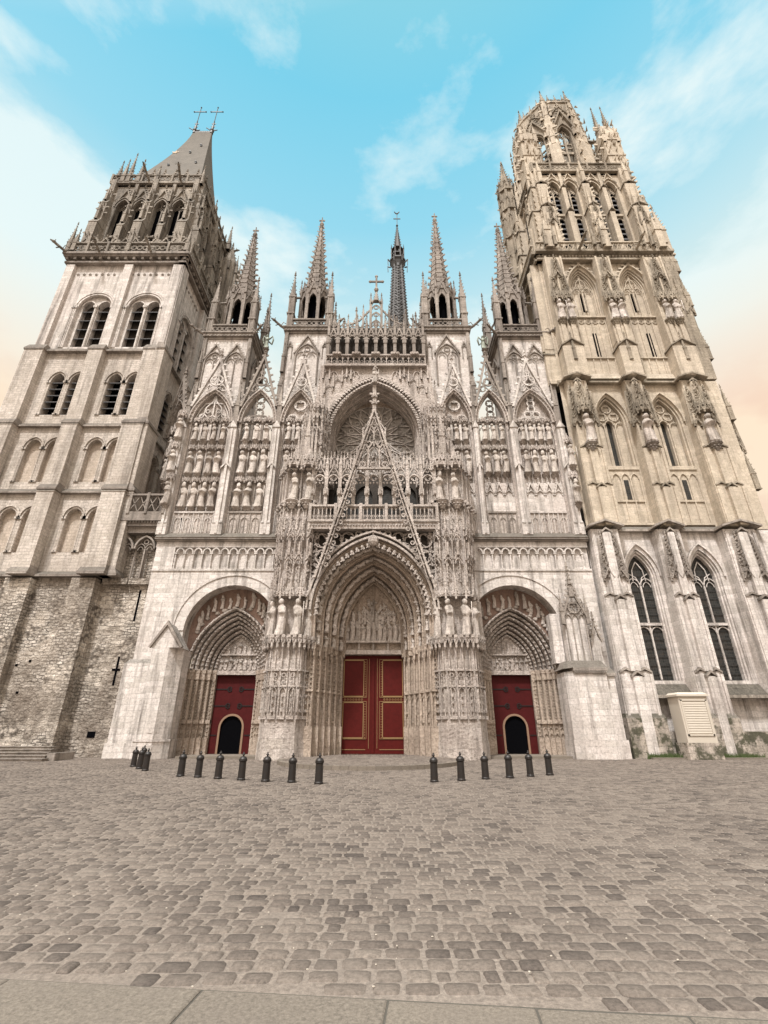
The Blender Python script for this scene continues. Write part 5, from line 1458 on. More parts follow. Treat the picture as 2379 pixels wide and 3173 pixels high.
# --- third storey (front and left flank share the design)
def third(M, xs, bs, o, flank=False):
    w = MB(M); archwall(w,*( (16.8,30.6) if not flank else (0,13.5)),31.6,48.0,[(c,1.5,40.2,44.2,3.2) for c in xs],o+.1,.55,n=8)
    part('wall', w, S['tan'], RT)
    for c in xs:
        f = MB(M); archwall(f,c-1.55,c+1.55,40.1,47.4,[(c,.27,41.4,43.9,.2)],o+.65,.5,n=3)
        for k in range(3): band(f,c,44.2,1.5-.15*k-.1,3.2-.25*k-.12,.14,o+.12+.15*k,o+.6,4.2,8)
        band(f,c,44.2,1.6,3.4,.18,o-.15,o+.15,0,8)
        for x,z in arcpts(c,44.2,1.75,3.7,7)[1:-1]: crk(f,x,o-.05,z,.35,-1 if x<c else 1,0)
        finial(f,c,o-.05,47.4,.5)
        tracery(f,c,41.4,1.1,44.0,2.7,o+.5,.07,2,'flame'); 
        for i in range(4): f.cyl(c-1.05+i*.7,o+.55,40.2,44.2,.06,5)
        W = part('window', f, S['tan'], RT, label=None)
        g = MB(M); g.box(c-.3,c+.3,o+1.0,o+1.05,41.2,44.4); part('dark_opening', g, S['black'], W)
        f = MB(M); f.box(c-1.5,c+1.5,o-.15,o+.2,39.9,40.1)
        for i in range(5): f.cyl(c-1.4+i*.7,o+.05,32.4,40.0,.07,5)
        for i in range(4): roll(f,c-1.05+i*.7,39.3,.3,.45,o+.05,.06,0,4); foil(f,c-1.05+i*.7,39.4,o+.05,.2,.04,3)
        f.box(c-1.5,c+1.5,o-.05,o+.15,34.6,34.75); f.frus(c-1.6,c+1.6,o-.3,o+.1,31.9,c-1.6,c+1.6,o,o+.1,32.7)
        part('blind_panel', f, S['tan'], RT)
        g = MB(M); g.box(c-.2,c+.2,o+.06,o+.09,34.9,37.9); part('slit', g, S['black'], RT)
    for x0,x1 in bs:
        b = MB(M); cpm = MB(M)
        m_ = (x0+x1)/2; h = (x1-x0)/2
        b.box(x0-.1,x1+.1,o-1.1,o+.3,31.7,35.2); cap(cpm,x0-.1,x1+.1,o-1.1,o+.2,35.2,.8,.1)
        b.frus(x0,x1,o-.95,o+.3,35.2,x0+.1,x1-.1,o-.75,o+.3,48)
        for s_ in (-1,1):
            b.box(m_+s_*h*.55-.2,m_+s_*h*.55+.2,o-1.1,o-.5,35.8,38.2); b.box(m_+s_*h*.9-.1,m_+s_*h*.9+.1,o-.9,o,36,48)
        b.box(m_-.08,m_+.08,o-1.0,o-.5,36,47.5)
        B_ = part('buttress', b, S['tan'], RT); part('weathering', cpm, S['tandark'], B_)
third(None,[21.1,26.5],B3,36.0)
third(SL,[3.6,9.4],[(0,1.6),(5.6,7.2),(12.0,13.2)],0,True)
for i,(x0,x1) in enumerate(B3):
    c = (x0+x1)/2
    for j,dx in enumerate((-.45,.5)):
        saint(c+dx,34.85,38.6,2.5,'carved figure high on the right tower, %s one on its %s buttress' % (('left','right')[j],('left','middle','right')[i]),0,None,'statues on the right tower',1.1)
        console(RT,c+dx,35.1,38.6,.9,1.0,'tandark'); canopy(RT,c+dx,35.1,41.3,1.0,1.5,'tandark')
        cluster(RT,c+dx,35.15,42.0,3.0,.8,'tandark')
    cluster(RT,c,35.05,44.6,2.8,.8,'tandark')
for x in (30.3,31.0): cluster(RT,x,35.6,40,5,.8,'tandark'); cluster(RT,x-.2,35.7,46,4,.7,'tandark'); cluster(RT,x+.2,35.9,24,5,.8,'tandark')
b = MB(); b.box(30.0,31.2,35.4,37.0,31.6,48.3); b.box(30.6,31.4,36.5,49.5,16,48.3); part('buttress', b, S['tandark'], RT)
# cornice and balustrade
for M,x0,x1,o in ((None,16.7,31.3,36),(SL,0,13.7,0)):
    s = MB(M); s.box(x0-.1,x1+.1,o-.5,o+.4,48.0,48.25); s.box(x0-.2,x1+.2,o-.8,o+.4,48.95,49.3); s.box(x0,x1,o-.25,o+.3,48.25,48.95)
    for i in range(40): s.blob(x0+.2+i*(x1-x0-.4)/39,o-.4,48.6,.15,.13,.2,5,3)
    part('cornice', s, S['tandark'], RT)
    s = MB(M); balus(s,x0,x1,49.3,50.65,o-.55,.2,.55,'wave'); part('balustrade', s, S['tan'], RT, label='wavy openwork balustrade below the belfry')
b = MB(); b.box(16.9,31,36,49.5,48.9,49.25); part('terrace', b, S['tandark'], RT)
for x in (18.0,24.3,30.3):
    pinnacle(RT,x,35.3,49.3,.7,3.0,2.4,'tan')
for x0,x1 in B3:
    for z,dx in ((33.5,0),(49.5,-.5),(49.5,.5)): pinnacle(RT,(x0+x1)/2+dx,34.95,z,.3,1.4,1.9,'tandark')
for x in (21.2,27.4): garg(RT,x,35.3,49.2,.1,.9,'tandark')
# --- belfry stage
EX0,EX1,EY0,EY1 = 18.9,30.2,37.0,48.4
SL2 = T(EX0,EY1,0,-PI/2); SR2 = T(EX1,EY0,0,PI/2)
for M,x0,x1,cs,o in ((None,EX0,EX1,[21.0,23.05,25.95,28.0],EY0),(SL2,0,11.4,[2.1,4.2,7.1,9.2],0)):
    w = MB(M); archwall(w,x0,x1,49.2,65.7,[(c,.8,51.2,62.6,1.5) for c in cs],o,.9,n=7); part('wall', w, S['tan'], RT)
    for c in cs:
        f = MB(M); band(f,c,62.6,.72,1.42,.14,o-.05,o+.4,0,7); band(f,c,62.6,.95,1.8,.14,o-.2,o+.1,0,7)
        f.box(c-.8,c+.8,o+.35,o+.7,58.0,58.35); f.box(c-.06,c+.06,o+.45,o+.65,51.2,62.5)
        tracery(f,c,60.5,.7,62.3,1.6,o+.5,.07,2,'flame')
        for s_ in (-1,1): roll(f,c+s_*.37,57.2,.34,.5,o+.5,.05,0,4); roll(f,c+s_*.37,61.3,.34,.6,o+.5,.05,0,4)
        gable(f,c,63.4,.95,2.3,.12,o-.2,o,5,.24,True)
        W = part('window', f, S['tan'], RT)
        g = MB(M); g.box(c-.82,c+.82,o+.8,o+.85,51.2,64); part('dark_opening', g, S['black'], W)
        lv = louvre_mesh(1.5,10.6,12,S['slate']); obj('louvre', lv, W, (M or Matrix()) @ T(c,o+.55,51.3,0,1,.3,1))
    mid = (cs[1]+cs[2])/2
    for x,hw,p in ((x0+.3,.75,1.2),((cs[0]+cs[1])/2,.3,.6),(mid,.55,1.3),((cs[2]+cs[3])/2,.3,.6),(x1-.3,.85,1.3)):
        bt = MB(M); cpm = MB(M)
        bt.box(x-hw,x+hw,o-p,o+.2,49.2,57.4); cap(cpm,x-hw,x+hw,o-p,o,57.4,.6,.1)
        bt.box(x-hw*.8,x+hw*.8,o-p*.7,o+.2,57.4,62.2); cap(cpm,x-hw*.8,x+hw*.8,o-p*.7,o,62.2,.5,.1)
        bt.box(x-hw*.6,x+hw*.6,o-p*.4,o+.2,62.2,66); 
        if hw > .4:
            for s_ in (-1,1): bt.box(x+s_*hw*.5-.15,x+s_*hw*.5+.15,o-p-.2,o-p+.2,49.3,56); pinn(bt,x+s_*hw*.45,o-p*.85,57.6,.26,1.6,2,5)
            pinn(bt,x,o-p*.55,62.6,.45,2.2,2.6,6)
            for z in np.arange(50.5,64,.9):
                for s_ in (-1,1): crk(bt,x+s_*hw*(1 if z<57 else .8),o-(p if z<57 else p*.7)+.1,z+rng.uniform(-.2,.2),.42,s_*.8,-.6)
        B_ = part('buttress', bt, S['tan'], RT); part('weathering', cpm, S['tandark'], B_)
    if M is None:
        for x in (19.3,24.5,29.8): cluster(RT,x,35.75,54.2,3.0,.9,'tandark')
    s = MB(M); s.box(x0-.3,x1+.3,o-.4,o+.3,65.6,65.95); balus(s,x0-.2,x1+.2,65.95,67.3,o-.25,.2,.6,'foil',2.2); part('parapet', s, S['tandark'], RT)
w = MB(); w.box(EX1-.05,EX1,EY0,EY1,49.2,66); w.box(EX1,EX1+.9,EY0-.9,EY0+1.6,49.2,60); w.box(EX1,EX1+.6,EY0-.5,EY0+1.4,60,66)
for z in range(51,66,1): crk(w,EX1+.9-(0.3 if z>60 else 0),EY0-.5,z,.5,1,0)
part('wall', w, S['tandark'], RT)
w = MB(); w.box(EX0+.1,EX1-.1,EY0+1.05,EY1,49.2,65.6); part('core', w, S['inside'], RT)
w = MB(); w.box(EX0,EX1,EY0,EY1,65.3,65.75); part('terrace', w, S['tandark'], RT)
pinnacle(RT,31.6,36.3,49.2,.8,4.4,4.2,'tan'); 
for z in (20,27,34,41,46): pinnacle(RT,31.35,35.6,z,.4,1.6,2.2,'tandark')
# corner clusters with pinnacles at the belfry head
def corner(x, y, zt, tall, m='tan'):
    c = MB()
    c.box(x-1.1,x+1.1,y-1.0,y+1.0,65.6,74.5); c.frus(x-1.1,x+1.1,y-1,y+1,74.5,x-.6,x+.6,y-.6,y+.6,zt-4)
    for dx,dy in ((-.9,-.9),(.9,-.9),(-.9,.9),(.9,.9)): pinn(c,x+dx,y+dy,72.5,.45,1.8,2.2,5)
    for q in range(26):
        s_ = rng.choice((-1,1)); z = rng.uniform(67,zt-4); crk(c,x+s_*1.1,y+rng.uniform(-1,1),z,.55,s_,0); crk(c,x+rng.uniform(-1,1),y-1.0,z,.5,0,-1)
    for z in (69.5,73.0): c.box(x-1.2,x+1.2,y-1.1,y+1.1,z,z+.25)
    part('corner_pier', c, S[m], RT)
    for dx,dy,h in tall: pinnacle(RT,x+dx,y+dy,zt-5.5,.55,1.6,h,'tandark')
corner(30.2,38.0,81,((-.5,.2,5.8),(.7,0,5.6),(1.2,1.0,4.0)))
corner(19.2,38.0,77,((-.3,0,3.5),(.8,.3,4.5)))
corner(19.4,47.5,78,((0,0,4.5),))
corner(30.0,47.5,78,((0,0,4.5),))
# left rear stair turret
t = MB(); t.cyl(18.9,46.6,30,78,1.2,8,1.15,PI/8)
for i in range(8):
    a = i*PI/4+PI/8; x,y = 18.9+1.2*math.cos(a),46.6+1.2*math.sin(a); t.box(x-.14,x+.14,y-.14,y+.14,36,77); pinn(t,x,y,76.6,.26,1.4,2.0,5)
    for z in range(50,79,4): crk(t,x,y,z,.5,math.cos(a),math.sin(a)); gable(t,x,z,.3,.8,.1,y-.25,y-.15,2,.15,False)
for z in (58,66,72,76.5): t.cyl(18.9,46.6,z,z+.3,1.45,8,1.45,PI/8)
spire(t,18.9,46.6,78,6.5,.95,8,9,.3,PI/8); part('stair_turret', t, S['tandark'], RT)
# --- octagonal crown
ox, oy, orad = 24.9, 42.75, 4.6
cr = MB()
for i in range(8):
    am = i*PI/4; sw = orad*math.sin(PI/8); ap = orad*math.cos(PI/8)
    g = MB(); archwall(g,-sw,sw,65.7,84.6,[(0,sw*.5,69.5,76.4,2.0)],-.35,.9,True,7)
    band(g,0,76.4,sw*.6,2.4,.2,-.55,-.3,0,7); gable(g,0,77.6,sw*.9,4.6,.2,-.7,-.35,7,.42,True); gable(g,0,80.8,sw*.9,2.6,.14,-.55,-.3,4,.35,True)
    for j in range(14): crk(g,rng.uniform(-sw,sw)*.9,-.4,rng.uniform(79.5,84.5),.4,0,-1)
    tracery(g,0,74,sw*.55,76.2,2.2,.1,.1,2,'flame'); g.box(-.12,.12,-.05,.25,69.5,76)
    g.box(-sw*.66,sw*.66,0,.3,72.6,73.1); foil(g,-.4,74.2,.1,.5,.12,4); foil(g,.5,74.4,.1,.5,.12,4)
    for j in range(3):
        pinn(g,(j-1)*sw*.6,-.3,84.5,.28,.6,1.2,4); foil(g,(j-1)*sw*.6+sw*.3,85.0,-.3,.3,.07,4)
    g.box(-sw,sw,-.5,.1,84.3,84.6)
    cr.merge(g,T(ox+ap*math.cos(am),oy+ap*math.sin(am),0,am+PI/2))
part('octagon_lantern', cr, S['tandark'], RT, label='open octagonal lantern crowning the right tower')
pr = MB()
for i in range(8):
    a = i*PI/4+PI/8; x,y = ox+orad*math.cos(a),oy+orad*math.sin(a)
    g = MB(); g.box(-.62,.62,-1.2,.5,65.7,73); g.frus(-.62,.62,-1.2,.5,73,-.5,.5,-.75,.5,74.6); g.box(-.5,.5,-.75,.5,74.6,79.5); g.frus(-.5,.5,-.75,.5,79.5,-.32,.32,-.4,.4,81); g.box(-.32,.32,-.4,.4,81,84.8)
    pinn(g,0,-.95,73.0,.5,1.8,2.6,5); pinn(g,0,-.5,79.4,.42,1.4,2.2,5)
    for z in range(67,84,2): crk(g,.55,-.8,z,.5,1,0); crk(g,-.55,-.8,z+.7,.5,-1,0)
    for s_ in (-1,1):
        for z in (67.5,71.5,76,80.5): pinn(g,s_*.62,-.7+.03*(z-66),z,.3,1.6,2.0,4)
    pr.merge(g,T(x,y,0,a+PI/2))
part('octagon_pier', pr, S['tan'], RT)
pr = MB(); pr.cyl(ox,oy,65,72.5,3.4,8,3.2,PI/8); pr.cyl(ox,oy,72.5,80,1.0,8,.8,PI/8); part('octagon_core', pr, S['inside'], RT)
for i in range(8):
    a = i*PI/4+PI/8; pinnacle(RT,ox+orad*math.cos(a),oy+orad*math.sin(a),84.2,.55,1.2,2.5,'tandark')
fl = MB()
for (x,y) in ((30.2,38.2),(19.2,38.2),(19.4,47.5),(30.0,47.5)):
    a = math.atan2(y-oy,x-ox); q = (ox+orad*.95*math.cos(a),oy+orad*.95*math.sin(a))
    for zz,dz in ((78.5,-3.0),(74.5,-2.6)):
        pts = [(q[0]+(x-q[0])*t,q[1]+(y-q[1])*t,zz+dz*t-.9*math.sin(PI*t)*.8) for t in (0,.25,.5,.75,1)]
        fl.tube(pts,.28,4)
        for p_ in pts: crk(fl,p_[0],p_[1],p_[2]+.2,.4,0,-1)
part('flying_buttress', fl, S['tandark'], RT)
# ------------------------------------------------------------------ crossing spire far behind
CS = thing('crossing_spire', (4.1,99,0), 'slender dark iron spire with crocketed ribs, open crown and weathercock rising behind the front', 'spire')
g = MB(); g.box(-3.5,11.7,91.5,106.5,0,62); g.box(-8,14,60,91.5,0,30); g.prism([(-8,30),(14,30),(3,42)],60,91.4); part('stone_base', g, S['inside'], CS)
X,Y = 4.1,99
def rz_(z): return 2.35-(z-105)/22*1.0 if z > 60 else 6
g = MB()
for i in range(8):
    a = i*PI/4; 
    P0 = [(X+rz_(z)*math.cos(a),Y+rz_(z)*math.sin(a),z) for z in (60,75,90,100,105,112,120,127.5)]
    g.tube(P0,.5 if 0 else .42,4)
    for z in np.arange(95,127,1.15):
        r = rz_(z)+.35; g.blob(X+r*math.cos(a),Y+r*math.sin(a),z,.28,.28,.2,5,3); 
    a2 = (i+1)*PI/4
    for z in np.arange(62,127,2.2):
        p = (X+rz_(z)*math.cos(a),Y+rz_(z)*math.sin(a),z); q = (X+rz_(z)*math.cos(a2),Y+rz_(z)*math.sin(a2),z)
        g.bar(p,q,.34)
        z2 = z+2.2; q2 = (X+rz_(z2)*math.cos(a2),Y+rz_(z2)*math.sin(a2),z2); g.bar(p,q2,.22)
        p2 = (X+rz_(z2)*math.cos(a),Y+rz_(z2)*math.sin(a),z2); g.bar(q,p2,.22)
part('lattice_shaft', g, S['lead'], CS)
g = MB(); g.cyl(X,Y,126.5,129.2,1.5,8,2.3,PI/8); g.cyl(X,Y,129.2,129.7,2.5,8,2.5,PI/8)
for i in range(8):
    a = i*PI/4+PI/8; x,y = X+2.0*math.cos(a),Y+2.0*math.sin(a)
    g.cyl(x,y,129.5,134.5,.16,5); g.cyl(x,y,134.3,136.5,.22,4,.03); g.bar((X+2.3*math.cos(a),Y+2.3*math.sin(a),128.4),(X+3.2*math.cos(a),Y+3.2*math.sin(a),129.2),.2); g.bar((X+3.2*math.cos(a),Y+3.2*math.sin(a),129.2),(X+3.1*math.cos(a),Y+3.1*math.sin(a),126.8),.14)
    x2,y2 = X+1.2*math.cos(a),Y+1.2*math.sin(a); g.cyl(x2,y2,129.5,135,.2,5)
g.cyl(X,Y,131.7,132,2.1,8,2.1,PI/8); g.cyl(X,Y,134.6,135.1,1.9,8,1.6,PI/8)
part('open_crown', g, S['lead'], CS)
g = MB(); spire(g,X,Y,135,11.2,1.25,8,9,.4,PI/8,False); g.cyl(X,Y,146,151.6,.11,5); g.box(X-1.1,X+1.1,Y-.1,Y+.1,149.4,149.65); g.blob(X,Y,146.2,.4,.4,.4,6,4)
part('spirelet', g, S['lead'], CS)
g = MB(); g.tube([(X-.75,Y,152.9),(X-.5,Y,152.3),(X,Y,152),(X+.45,Y,152.4),(X+.75,Y,152.9)],.18,5); g.blob(X,Y,152.05,.5,.12,.35,7,4)
part('weathercock', g, S['lead'], CS)

# ------------------------------------------------------------------ bollards
def bollard_parts():
    b = MB(); b.lathe(0,0,[(.155,0),(.155,.05),(.14,.07),(.135,.3),(.13,.6),(.132,.62),(.15,.635),(.155,.655),(.15,.675)],16)
    for i in range(8):
        a = i*PI/4; b.box(.13*math.cos(a)-.02,.13*math.cos(a)+.02,.13*math.sin(a)-.02,.13*math.sin(a)+.02,.68-.02,.69)
    c = MB(); c.lathe(0,0,[(.155,.675),(.15,.70),(.13,.745),(.09,.785),(.045,.80),(.035,.81)],16)
    k = MB(); k.lathe(0,0,[(.035,.805),(.03,.835),(.06,.855),(.062,.87),(.035,.885),(.025,.9),(.032,.925),(.01,.945)],10)
    return b.mesh('post',S['cast'],False), c.mesh('domed_cap',S['cast'],True), k.mesh('knob',S['cast'],True)
BP = bollard_parts()
NUM = ['first','second','third','fourth','fifth','sixth','seventh']
bol = [(-13.0,28.9,'rearmost bollard of the clump of four by the white buttress'),(-12.6,27.1,'leftmost bollard of the clump of four by the white buttress'),
       (-11.65,25.7,'second bollard from the right in the clump of four by the white buttress'),(-10.77,24.4,'rightmost and nearest bollard of the clump of four by the white buttress')]
for i,(x,y) in enumerate([(-8.07,21.54),(-7.23,21.12),(-6.27,20.54),(-5.24,19.98),(-4.23,19.46),(-3.24,19.12),(-2.23,18.64)]):
    bol.append((x,y,'iron bollard, %s from left of the seven left of the main door' % NUM[i]))
for i,(x,y) in enumerate([(1.78,19.29),(2.81,19.8),(3.8,20.35),(4.84,20.92),(5.81,21.54),(6.77,22.18)]):
    bol.append((x,y,'iron bollard, %s from left of the six right of the main door' % NUM[i]))
for i,(x,y,l) in enumerate(bol):
    b = thing('bollard',(x,y,0),l,'bollard','black cast iron bollards on the square')
    for nm,me in zip(('post','domed_cap','knob'),BP): obj(nm, me, b, T(x,y,0,rng.uniform(0,6),.98 if i%2 else 1.0))
# ------------------------------------------------------------------ steps, cabin
g = MB()
for i in range(5):
    y = 31.6+i*.5
    g.box(-36,-20.15-.18*i,y,34.1 if i==4 else y+.55,i*.15,(i+1)*.15-.035 ); g.box(-36,-20.1-.18*i,y-.05,y+.56,(i+1)*.15-.035,(i+1)*.15)
g.box(-20.3,-19.8,32.2,34.2,0,.42)
st = obj('stone_steps', g.mesh('stone_steps',S['grey'])); tag(st,'low flight of worn grey stone steps against the rubble foot of the left tower','steps')
x0,x1,y0,y1 = 19.25,21.15,33.5,34.75
CB = thing('ticket_cabin',((x0+x1)/2,(y0+y1)/2,0),'cream painted cabin with a slatted shutter at the foot of the right tower','cabin')
g = MB(); g.box(x0-.15,x1+.1,y0-.1,y1+.1,0,.95); part('stone_base', g, S['mould'], CB)
g = MB(); g.box(x0,x1,y0,y1,.95,3.7); part('cabin_body', g, S['cream'], CB)
g = MB(); g.box(x0-.1,x1+.1,y0-.12,y1+.05,3.7,3.82); g.frus(x0-.05,x1+.05,y0-.08,y1,3.82,x0+.1,x1-.1,y0+.1,y1,3.95); part('cabin_roof', g, S['cream'], CB)
g = MB()
for i in range(13): 
    z = 1.5+i*.145; g.frus(x0+.22,x1-.22,y0-.035,y0+.01,z,x0+.22,x1-.22,y0-.005,y0+.01,z+.14)
part('shutter', g, S['cream'], CB)
g = MB(); g.box(x0+.1,x0+.2,y0-.05,y0,1.35,3.5); g.box(x1-.2,x1-.1,y0-.05,y0,1.35,3.5); g.box(x0+.1,x1-.1,y0-.05,y0,3.42,3.54); g.box(x0+.1,x1-.1,y0-.05,y0,1.35,1.45); part('shutter_frame', g, S['cream'], CB)
# weeds along the foot of the right tower
g = MB()
for i in range(420):
    x = rng.choice((rng.uniform(16.4,31),rng.uniform(17,19),rng.uniform(21.3,24))); y = 34.35-abs(rng.gauss(0,.12)); n = rng.randrange(4,8)
    for k in range(n):
        a = rng.uniform(0,2*PI); h = rng.uniform(.08,.4); d = rng.uniform(.03,.12)
        bx,by = x+rng.uniform(-.1,.1),y+rng.uniform(-.05,.05)
        g.add([(bx-.02,by,0),(bx+.02,by,0),(bx+d*math.cos(a),by+d*math.sin(a),h)],[(0,1,2)])
w = obj('weeds', g.mesh('weeds',S['weed'])); w['label'] = 'sparse weeds at the foot of the right tower wall'; w['category'] = 'weeds'; w['kind'] = 'stuff'

# ------------------------------------------------------------------ ground
def struct(name, me):
    o = obj(name, me); o['kind'] = 'structure'; return o
g = MB(); g.add([(-250,-200,-.012),(250,-200,-.012),(250,300,-.012),(-250,300,-.012)],[(0,1,2,3)])
struct('ground', g.mesh('ground', S['joint']))
rs = np.random.RandomState(4)
def lay(cells, zof):
    """cells: centre x, y, width, depth -> rounded setts"""
    n = len(cells); c = np.array(cells); k = 8
    an = np.array([0,1,2,3,4,5,6,7])*PI/4+PI/8
    e = .3
    ux = np.sign(np.cos(an))*np.abs(np.cos(an))**e; uy = np.sign(np.sin(an))*np.abs(np.sin(an))**e
    jx = 1+rs.uniform(-.09,.07,(n,k)); jy = 1+rs.uniform(-.09,.07,(n,k))
    hx = c[:,2:3]/2; hy = c[:,3:4]/2
    tilt = rs.normal(0,.012,(n,2)); dz = rs.normal(0,.003,(n,1))
    V = np.zeros((n,17,3))
    for r_,(sc,z) in enumerate(((1.0,-.017),(.90,-.002))):
        px = ux*hx*sc*jx; py = uy*hy*sc*jy
        V[:,r_*8:(r_+1)*8,0] = c[:,0:1]+px; V[:,r_*8:(r_+1)*8,1] = c[:,1:2]+py
        V[:,r_*8:(r_+1)*8,2] = z+dz+px*tilt[:,0:1]+py*tilt[:,1:2]
    V[:,16,0] = c[:,0]; V[:,16,1] = c[:,1]; V[:,16,2] = (.004+dz[:,0])
    V[:,:,2] += zof[:,None]
    F = []
    base = (np.arange(n)*17)[:,None]
    q = np.array([[i,(i+1)%8,8+(i+1)%8,8+i] for i in range(8)]); t = np.array([[8+i,8+(i+1)%8,16] for i in range(8)])
    Q = (base[:,:,None]+q[None]).reshape(-1,4); Tt = (base[:,:,None]+t[None]).reshape(-1,3)
    me = bpy.data.meshes.new('setts')
    me.vertices.add(n*17); me.vertices.foreach_set('co', V.reshape(-1))
    nl = Q.size+Tt.size; me.loops.add(nl); me.loops.foreach_set('vertex_index', np.concatenate([Q.reshape(-1),Tt.reshape(-1)]))
    me.polygons.add(len(Q)+len(Tt))
    me.polygons.foreach_set('loop_start', np.concatenate([np.arange(len(Q))*4, Q.size+np.arange(len(Tt))*3]))
    me.polygons.foreach_set('use_smooth', [True]*(len(Q)+len(Tt)))
    me.update(calc_edges=True); me.validate(); return me
ex, ey, erx, ery = -.8, 31.0, 5.2, 6.3
def plat(x, y, k=1.0): return ((x-ex)/(erx*k))**2+((y-ey)/(ery*k))**2 < 1
cells = []; zof = []
y = 3.55
while y < 36.6:
    d = rs.uniform(.165,.205)
    lim = .86*y+(5 if y > 8 else 3)
    x = -lim-rs.uniform(0,.3)
    while x < lim:
        w = min(max(rs.normal(.225,.045),.14),.36)
        cx_, cy_ = x+w/2, y+d/2+.035*math.sin(x*.5+y*.21)+.02*math.sin(x*1.7+2)
        ok = cy_ > 4.31-.105*cx_+d*.5 and cy_ < 36.4
        on = plat(cx_,cy_,.955)
        if not on and plat(cx_,cy_,1.02): ok = False
        if ok and rs.rand() > .004:
            cells.append((cx_,cy_,w-.026,d-.024)); zof.append(.17 if on else 0)
        x += w
    y += d
o = struct('cobblestone_square', lay(cells, np.array(zof))); o.data.materials.append(S['sett'])
# rounded platform with kerb in front of the main door
pp = [(ex+erx*math.cos(a),ey-ery*math.sin(a)) for a in [PI*i/40 for i in range(41)]]
g = MB(); g.vprism(pp+[(ex-erx,36.5),(ex+erx,36.5)],-.01,.152); struct('portal_platform', g.mesh('portal_platform', S['joint']))
g = MB()
for i in range(40):
    a = PI*i/40+.004; b_ = PI*(i+1)/40-.004
    po = [(ex+(erx+.02)*math.cos(a),ey-(ery+.02)*math.sin(a)),(ex+(erx+.02)*math.cos(b_),ey-(ery+.02)*math.sin(b_)),(ex+(erx-.26)*math.cos(b_),ey-(ery-.26)*math.sin(b_)),(ex+(erx-.26)*math.cos(a),ey-(ery-.26)*math.sin(a))]
    g.vprism(po,-.01,.175+rng.uniform(-.004,.004))
struct('platform_kerb', g.mesh('platform_kerb', S['slab']))
g = MB(); g.box(-13.5,-8.2,34.6,37.9,-.01,.14); g.box(6.8,12.2,34.6,37.9,-.01,.14); struct('doorstep_paving', g.mesh('doorstep_paving', S['slab']))
g = MB(); g.box(17,31.8,33.85,34.5,-.01,.09); struct('right_kerb', g.mesh('right_kerb', S['slab']))
# band of large slabs in the foreground
g = MB(); x = -6.0; joints = [-3.98,-2.83+.0,-1.22,-.03,.93,1.87,3.0,4.2,5.4]
joints = [-6,-5,-4.0,-2.75,-1.28,.03,1.0,1.95,3.0,4.1,5.3]
rotM = Matrix.Translation((0,4.3,0)) @ Matrix.Rotation(R(-6.0),4,'Z')
g = MB(rotM)
for r_ in range(4):
    for a,b_ in zip(joints[:-1],joints[1:]):
        sh = (.0,.45,.2,.6)[r_]; y1 = -.62*r_-.0; y0 = y1-.6; j = .005+rng.random()*.006; zt = .003+rng.uniform(-.003,.004)
        if r_: a += sh; b_ += sh
        g.frus(a+j,b_-j,y0+j,y1-j,-.05,a+j,b_-j,y0+j,y1-j,zt-.008)
        g.frus(a+j,b_-j,y0+j,y1-j,zt-.008,a+j+.012,b_-j-.012,y0+j+.012,y1-j-.012,zt)
struct('slab_pavement', g.mesh('slab_pavement', S['slab']))
g = MB(rotM); g.add([(-6.2,-2.6,-.007),(5.6,-2.6,-.007),(5.6,.018,-.007),(-6.2,.018,-.007)],[(0,1,2,3)]); struct('slab_gap_dark', g.mesh('slab_gap_dark', S['inside']))  # added dark sheet: the depth of the slab gaps is put into its colour
g = MB()   # small chips and crumbs scattered over the setts
for i in range(90):
    y = rs.uniform(4.4,9)**1; x = rs.uniform(-.7,.7)*y; g.blob(x,y,.008,rs.uniform(.004,.013),rs.uniform(.004,.01),.005,5,3)
o = obj('litter_crumbs', g.mesh('litter_crumbs', S['cream'])); o['kind'] = 'stuff'; o['label'] = 'tiny pale crumbs scattered on the cobbles'; o['category'] = 'litter'

# ------------------------------------------------------------------ sky, sun, camera
W = bpy.data.worlds.new('World'); scn.world = W; W.use_nodes = True
nt = W.node_tree; ns, ln = nt.nodes, nt.links; ns.clear()
out = ns.new('ShaderNodeOutputWorld'); bg = ns.new('ShaderNodeBackground'); ln.new(bg.outputs[0], out.inputs[0])
sky = ns.new('ShaderNodeTexSky'); sky.sky_type = 'NISHITA'; sky.sun_disc = False
sky.sun_elevation = R(60); sky.sun_rotation = R(202); sky.air_density = 1.2; sky.dust_density = 1.5
tc = ns.new('ShaderNodeTexCoord'); d = tc.outputs['Generated']
sp = ns.new('ShaderNodeSeparateXYZ'); ln.new(d, sp.inputs[0])
el = mth(ns,ln,'ARCSINE',sp.outputs[2])
nis = mixc(ns,ln,1.0,sky.outputs[0],(.09,.09,.09,1),'MULTIPLY')
cr = ns.new('ShaderNodeValToRGB'); e = cr.color_ramp.elements
def lin(r,g_,b): return tuple((v/255/12.92 if v < 11 else ((v/255+.055)/1.055)**2.4) for v in (r,g_,b))+(1,)
e[0].position = 0; e[0].color = lin(105,95,85); e[1].position = 1; e[1].color = lin(140,210,225)  # low sky dimmed below the view to cut fill light
for p,c in ((.18,(150,135,120)),(.24,(236,214,192)),(.40,(250,222,194)),(.465,(242,232,214)),(.54,(224,237,232)),(.63,(192,228,236)),(.74,(148,214,235)),(.88,(122,206,232)),(.97,(135,208,226))):
    k = e.new(p); k.color = lin(*c)
ln.new(mth(ns,ln,'MULTIPLY',mth(ns,ln,'ADD',el,0),1/1.3), cr.inputs[0])
base = mixc(ns,ln,.08,cr.outputs[0],nis)
mp = ns.new('ShaderNodeMapping'); mp.inputs['Scale'].default_value = (1.3,1.3,3.4); mp.inputs['Location'].default_value = (.35,.2,.1); ln.new(d, mp.inputs[0])
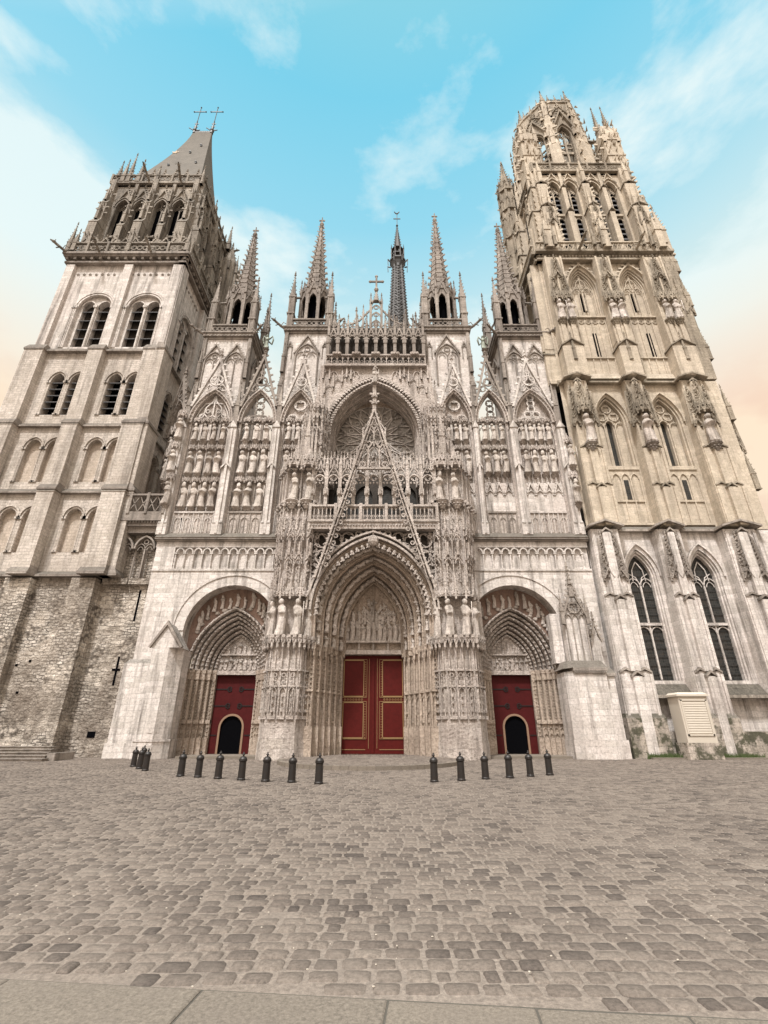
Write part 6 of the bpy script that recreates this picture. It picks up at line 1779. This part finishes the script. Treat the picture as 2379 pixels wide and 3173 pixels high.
n1 = noise(ns,ln,mp.outputs[0],2.0,9,.56)
n2 = noise(ns,ln,mp.outputs[0],5.5,6,.6)
mask = mth(ns,ln,'ADD',mth(ns,ln,'MULTIPLY',n1,.8),mth(ns,ln,'MULTIPLY',n2,.22))
low = ramp(ns,ln,el,.70,1.10,(1,1,1,1),(0,0,0,1))
mask = mth(ns,ln,'ADD',mask,mth(ns,ln,'MULTIPLY',low,.17))
cm = ramp(ns,ln,mask,.515,.635)
warm = mixc(ns,ln,ramp(ns,ln,el,.50,.75),lin(246,226,200),lin(226,240,240))
c = mixc(ns,ln,mth(ns,ln,'MULTIPLY',cm,.85),base,warm)
mp3 = ns.new('ShaderNodeMapping'); mp3.inputs['Scale'].default_value = (1.3,1.3,2.6); mp3.inputs['Location'].default_value = (2.3,.7,1.1); ln.new(d, mp3.inputs[0])
n3 = noise(ns,ln,mp3.outputs[0],2.4,7,.55)
pm = mth(ns,ln,'MULTIPLY',ramp(ns,ln,n3,.46,.58),ramp(ns,ln,el,.47,.66,(1,1,1,1),(0,0,0,1)))
c = mixc(ns,ln,mth(ns,ln,'MULTIPLY',pm,.55),c,lin(228,190,172))
# sky brightened round the sun direction, behind the viewer, added as soft frontal fill
vd = ns.new('ShaderNodeVectorMath'); vd.operation = 'DOT_PRODUCT'; ln.new(d, vd.inputs[0])
az = R(22); se = R(60); SUN = Vector((math.sin(-az)*math.cos(se)*1.0, -math.cos(az)*math.cos(se), math.sin(se)))
vd.inputs[1].default_value = SUN
sky_fill = ramp(ns,ln,vd.outputs['Value'],.72,1.0)
GL = mth(ns,ln,'ADD',1.0,mth(ns,ln,'MULTIPLY',sky_fill,2.6))
white = mixc(ns,ln,ramp(ns,ln,vd.outputs['Value'],.68,.9),c,lin(255,248,240))
ln.new(white, bg.inputs[0]); ln.new(GL, bg.inputs[1])
L = bpy.data.lights.new('sun','SUN'); L.energy = 3.9; L.angle = R(5); L.color = (1,.985,.965)
so = bpy.data.objects.new('sun', L); COL.objects.link(so); so.rotation_euler = (-SUN).to_track_quat('-Z','Y').to_euler()
cam = bpy.data.cameras.new('camera'); co_ = bpy.data.objects.new('camera', cam); COL.objects.link(co_)
co_.location = (0,0,1.65); co_.rotation_euler = (R(90+24.626),0,0)
cam.sensor_fit = 'VERTICAL'; cam.sensor_height = 36; cam.sensor_width = 27; cam.lens = 16.769; cam.clip_end = 3000
scn.camera = co_
scn.view_settings.view_transform = 'Standard'; scn.view_settings.look = 'None'; scn.view_settings.exposure = .15; scn.view_settings.gamma = 1
scn.render.resolution_x = 768; scn.render.resolution_y = 1024
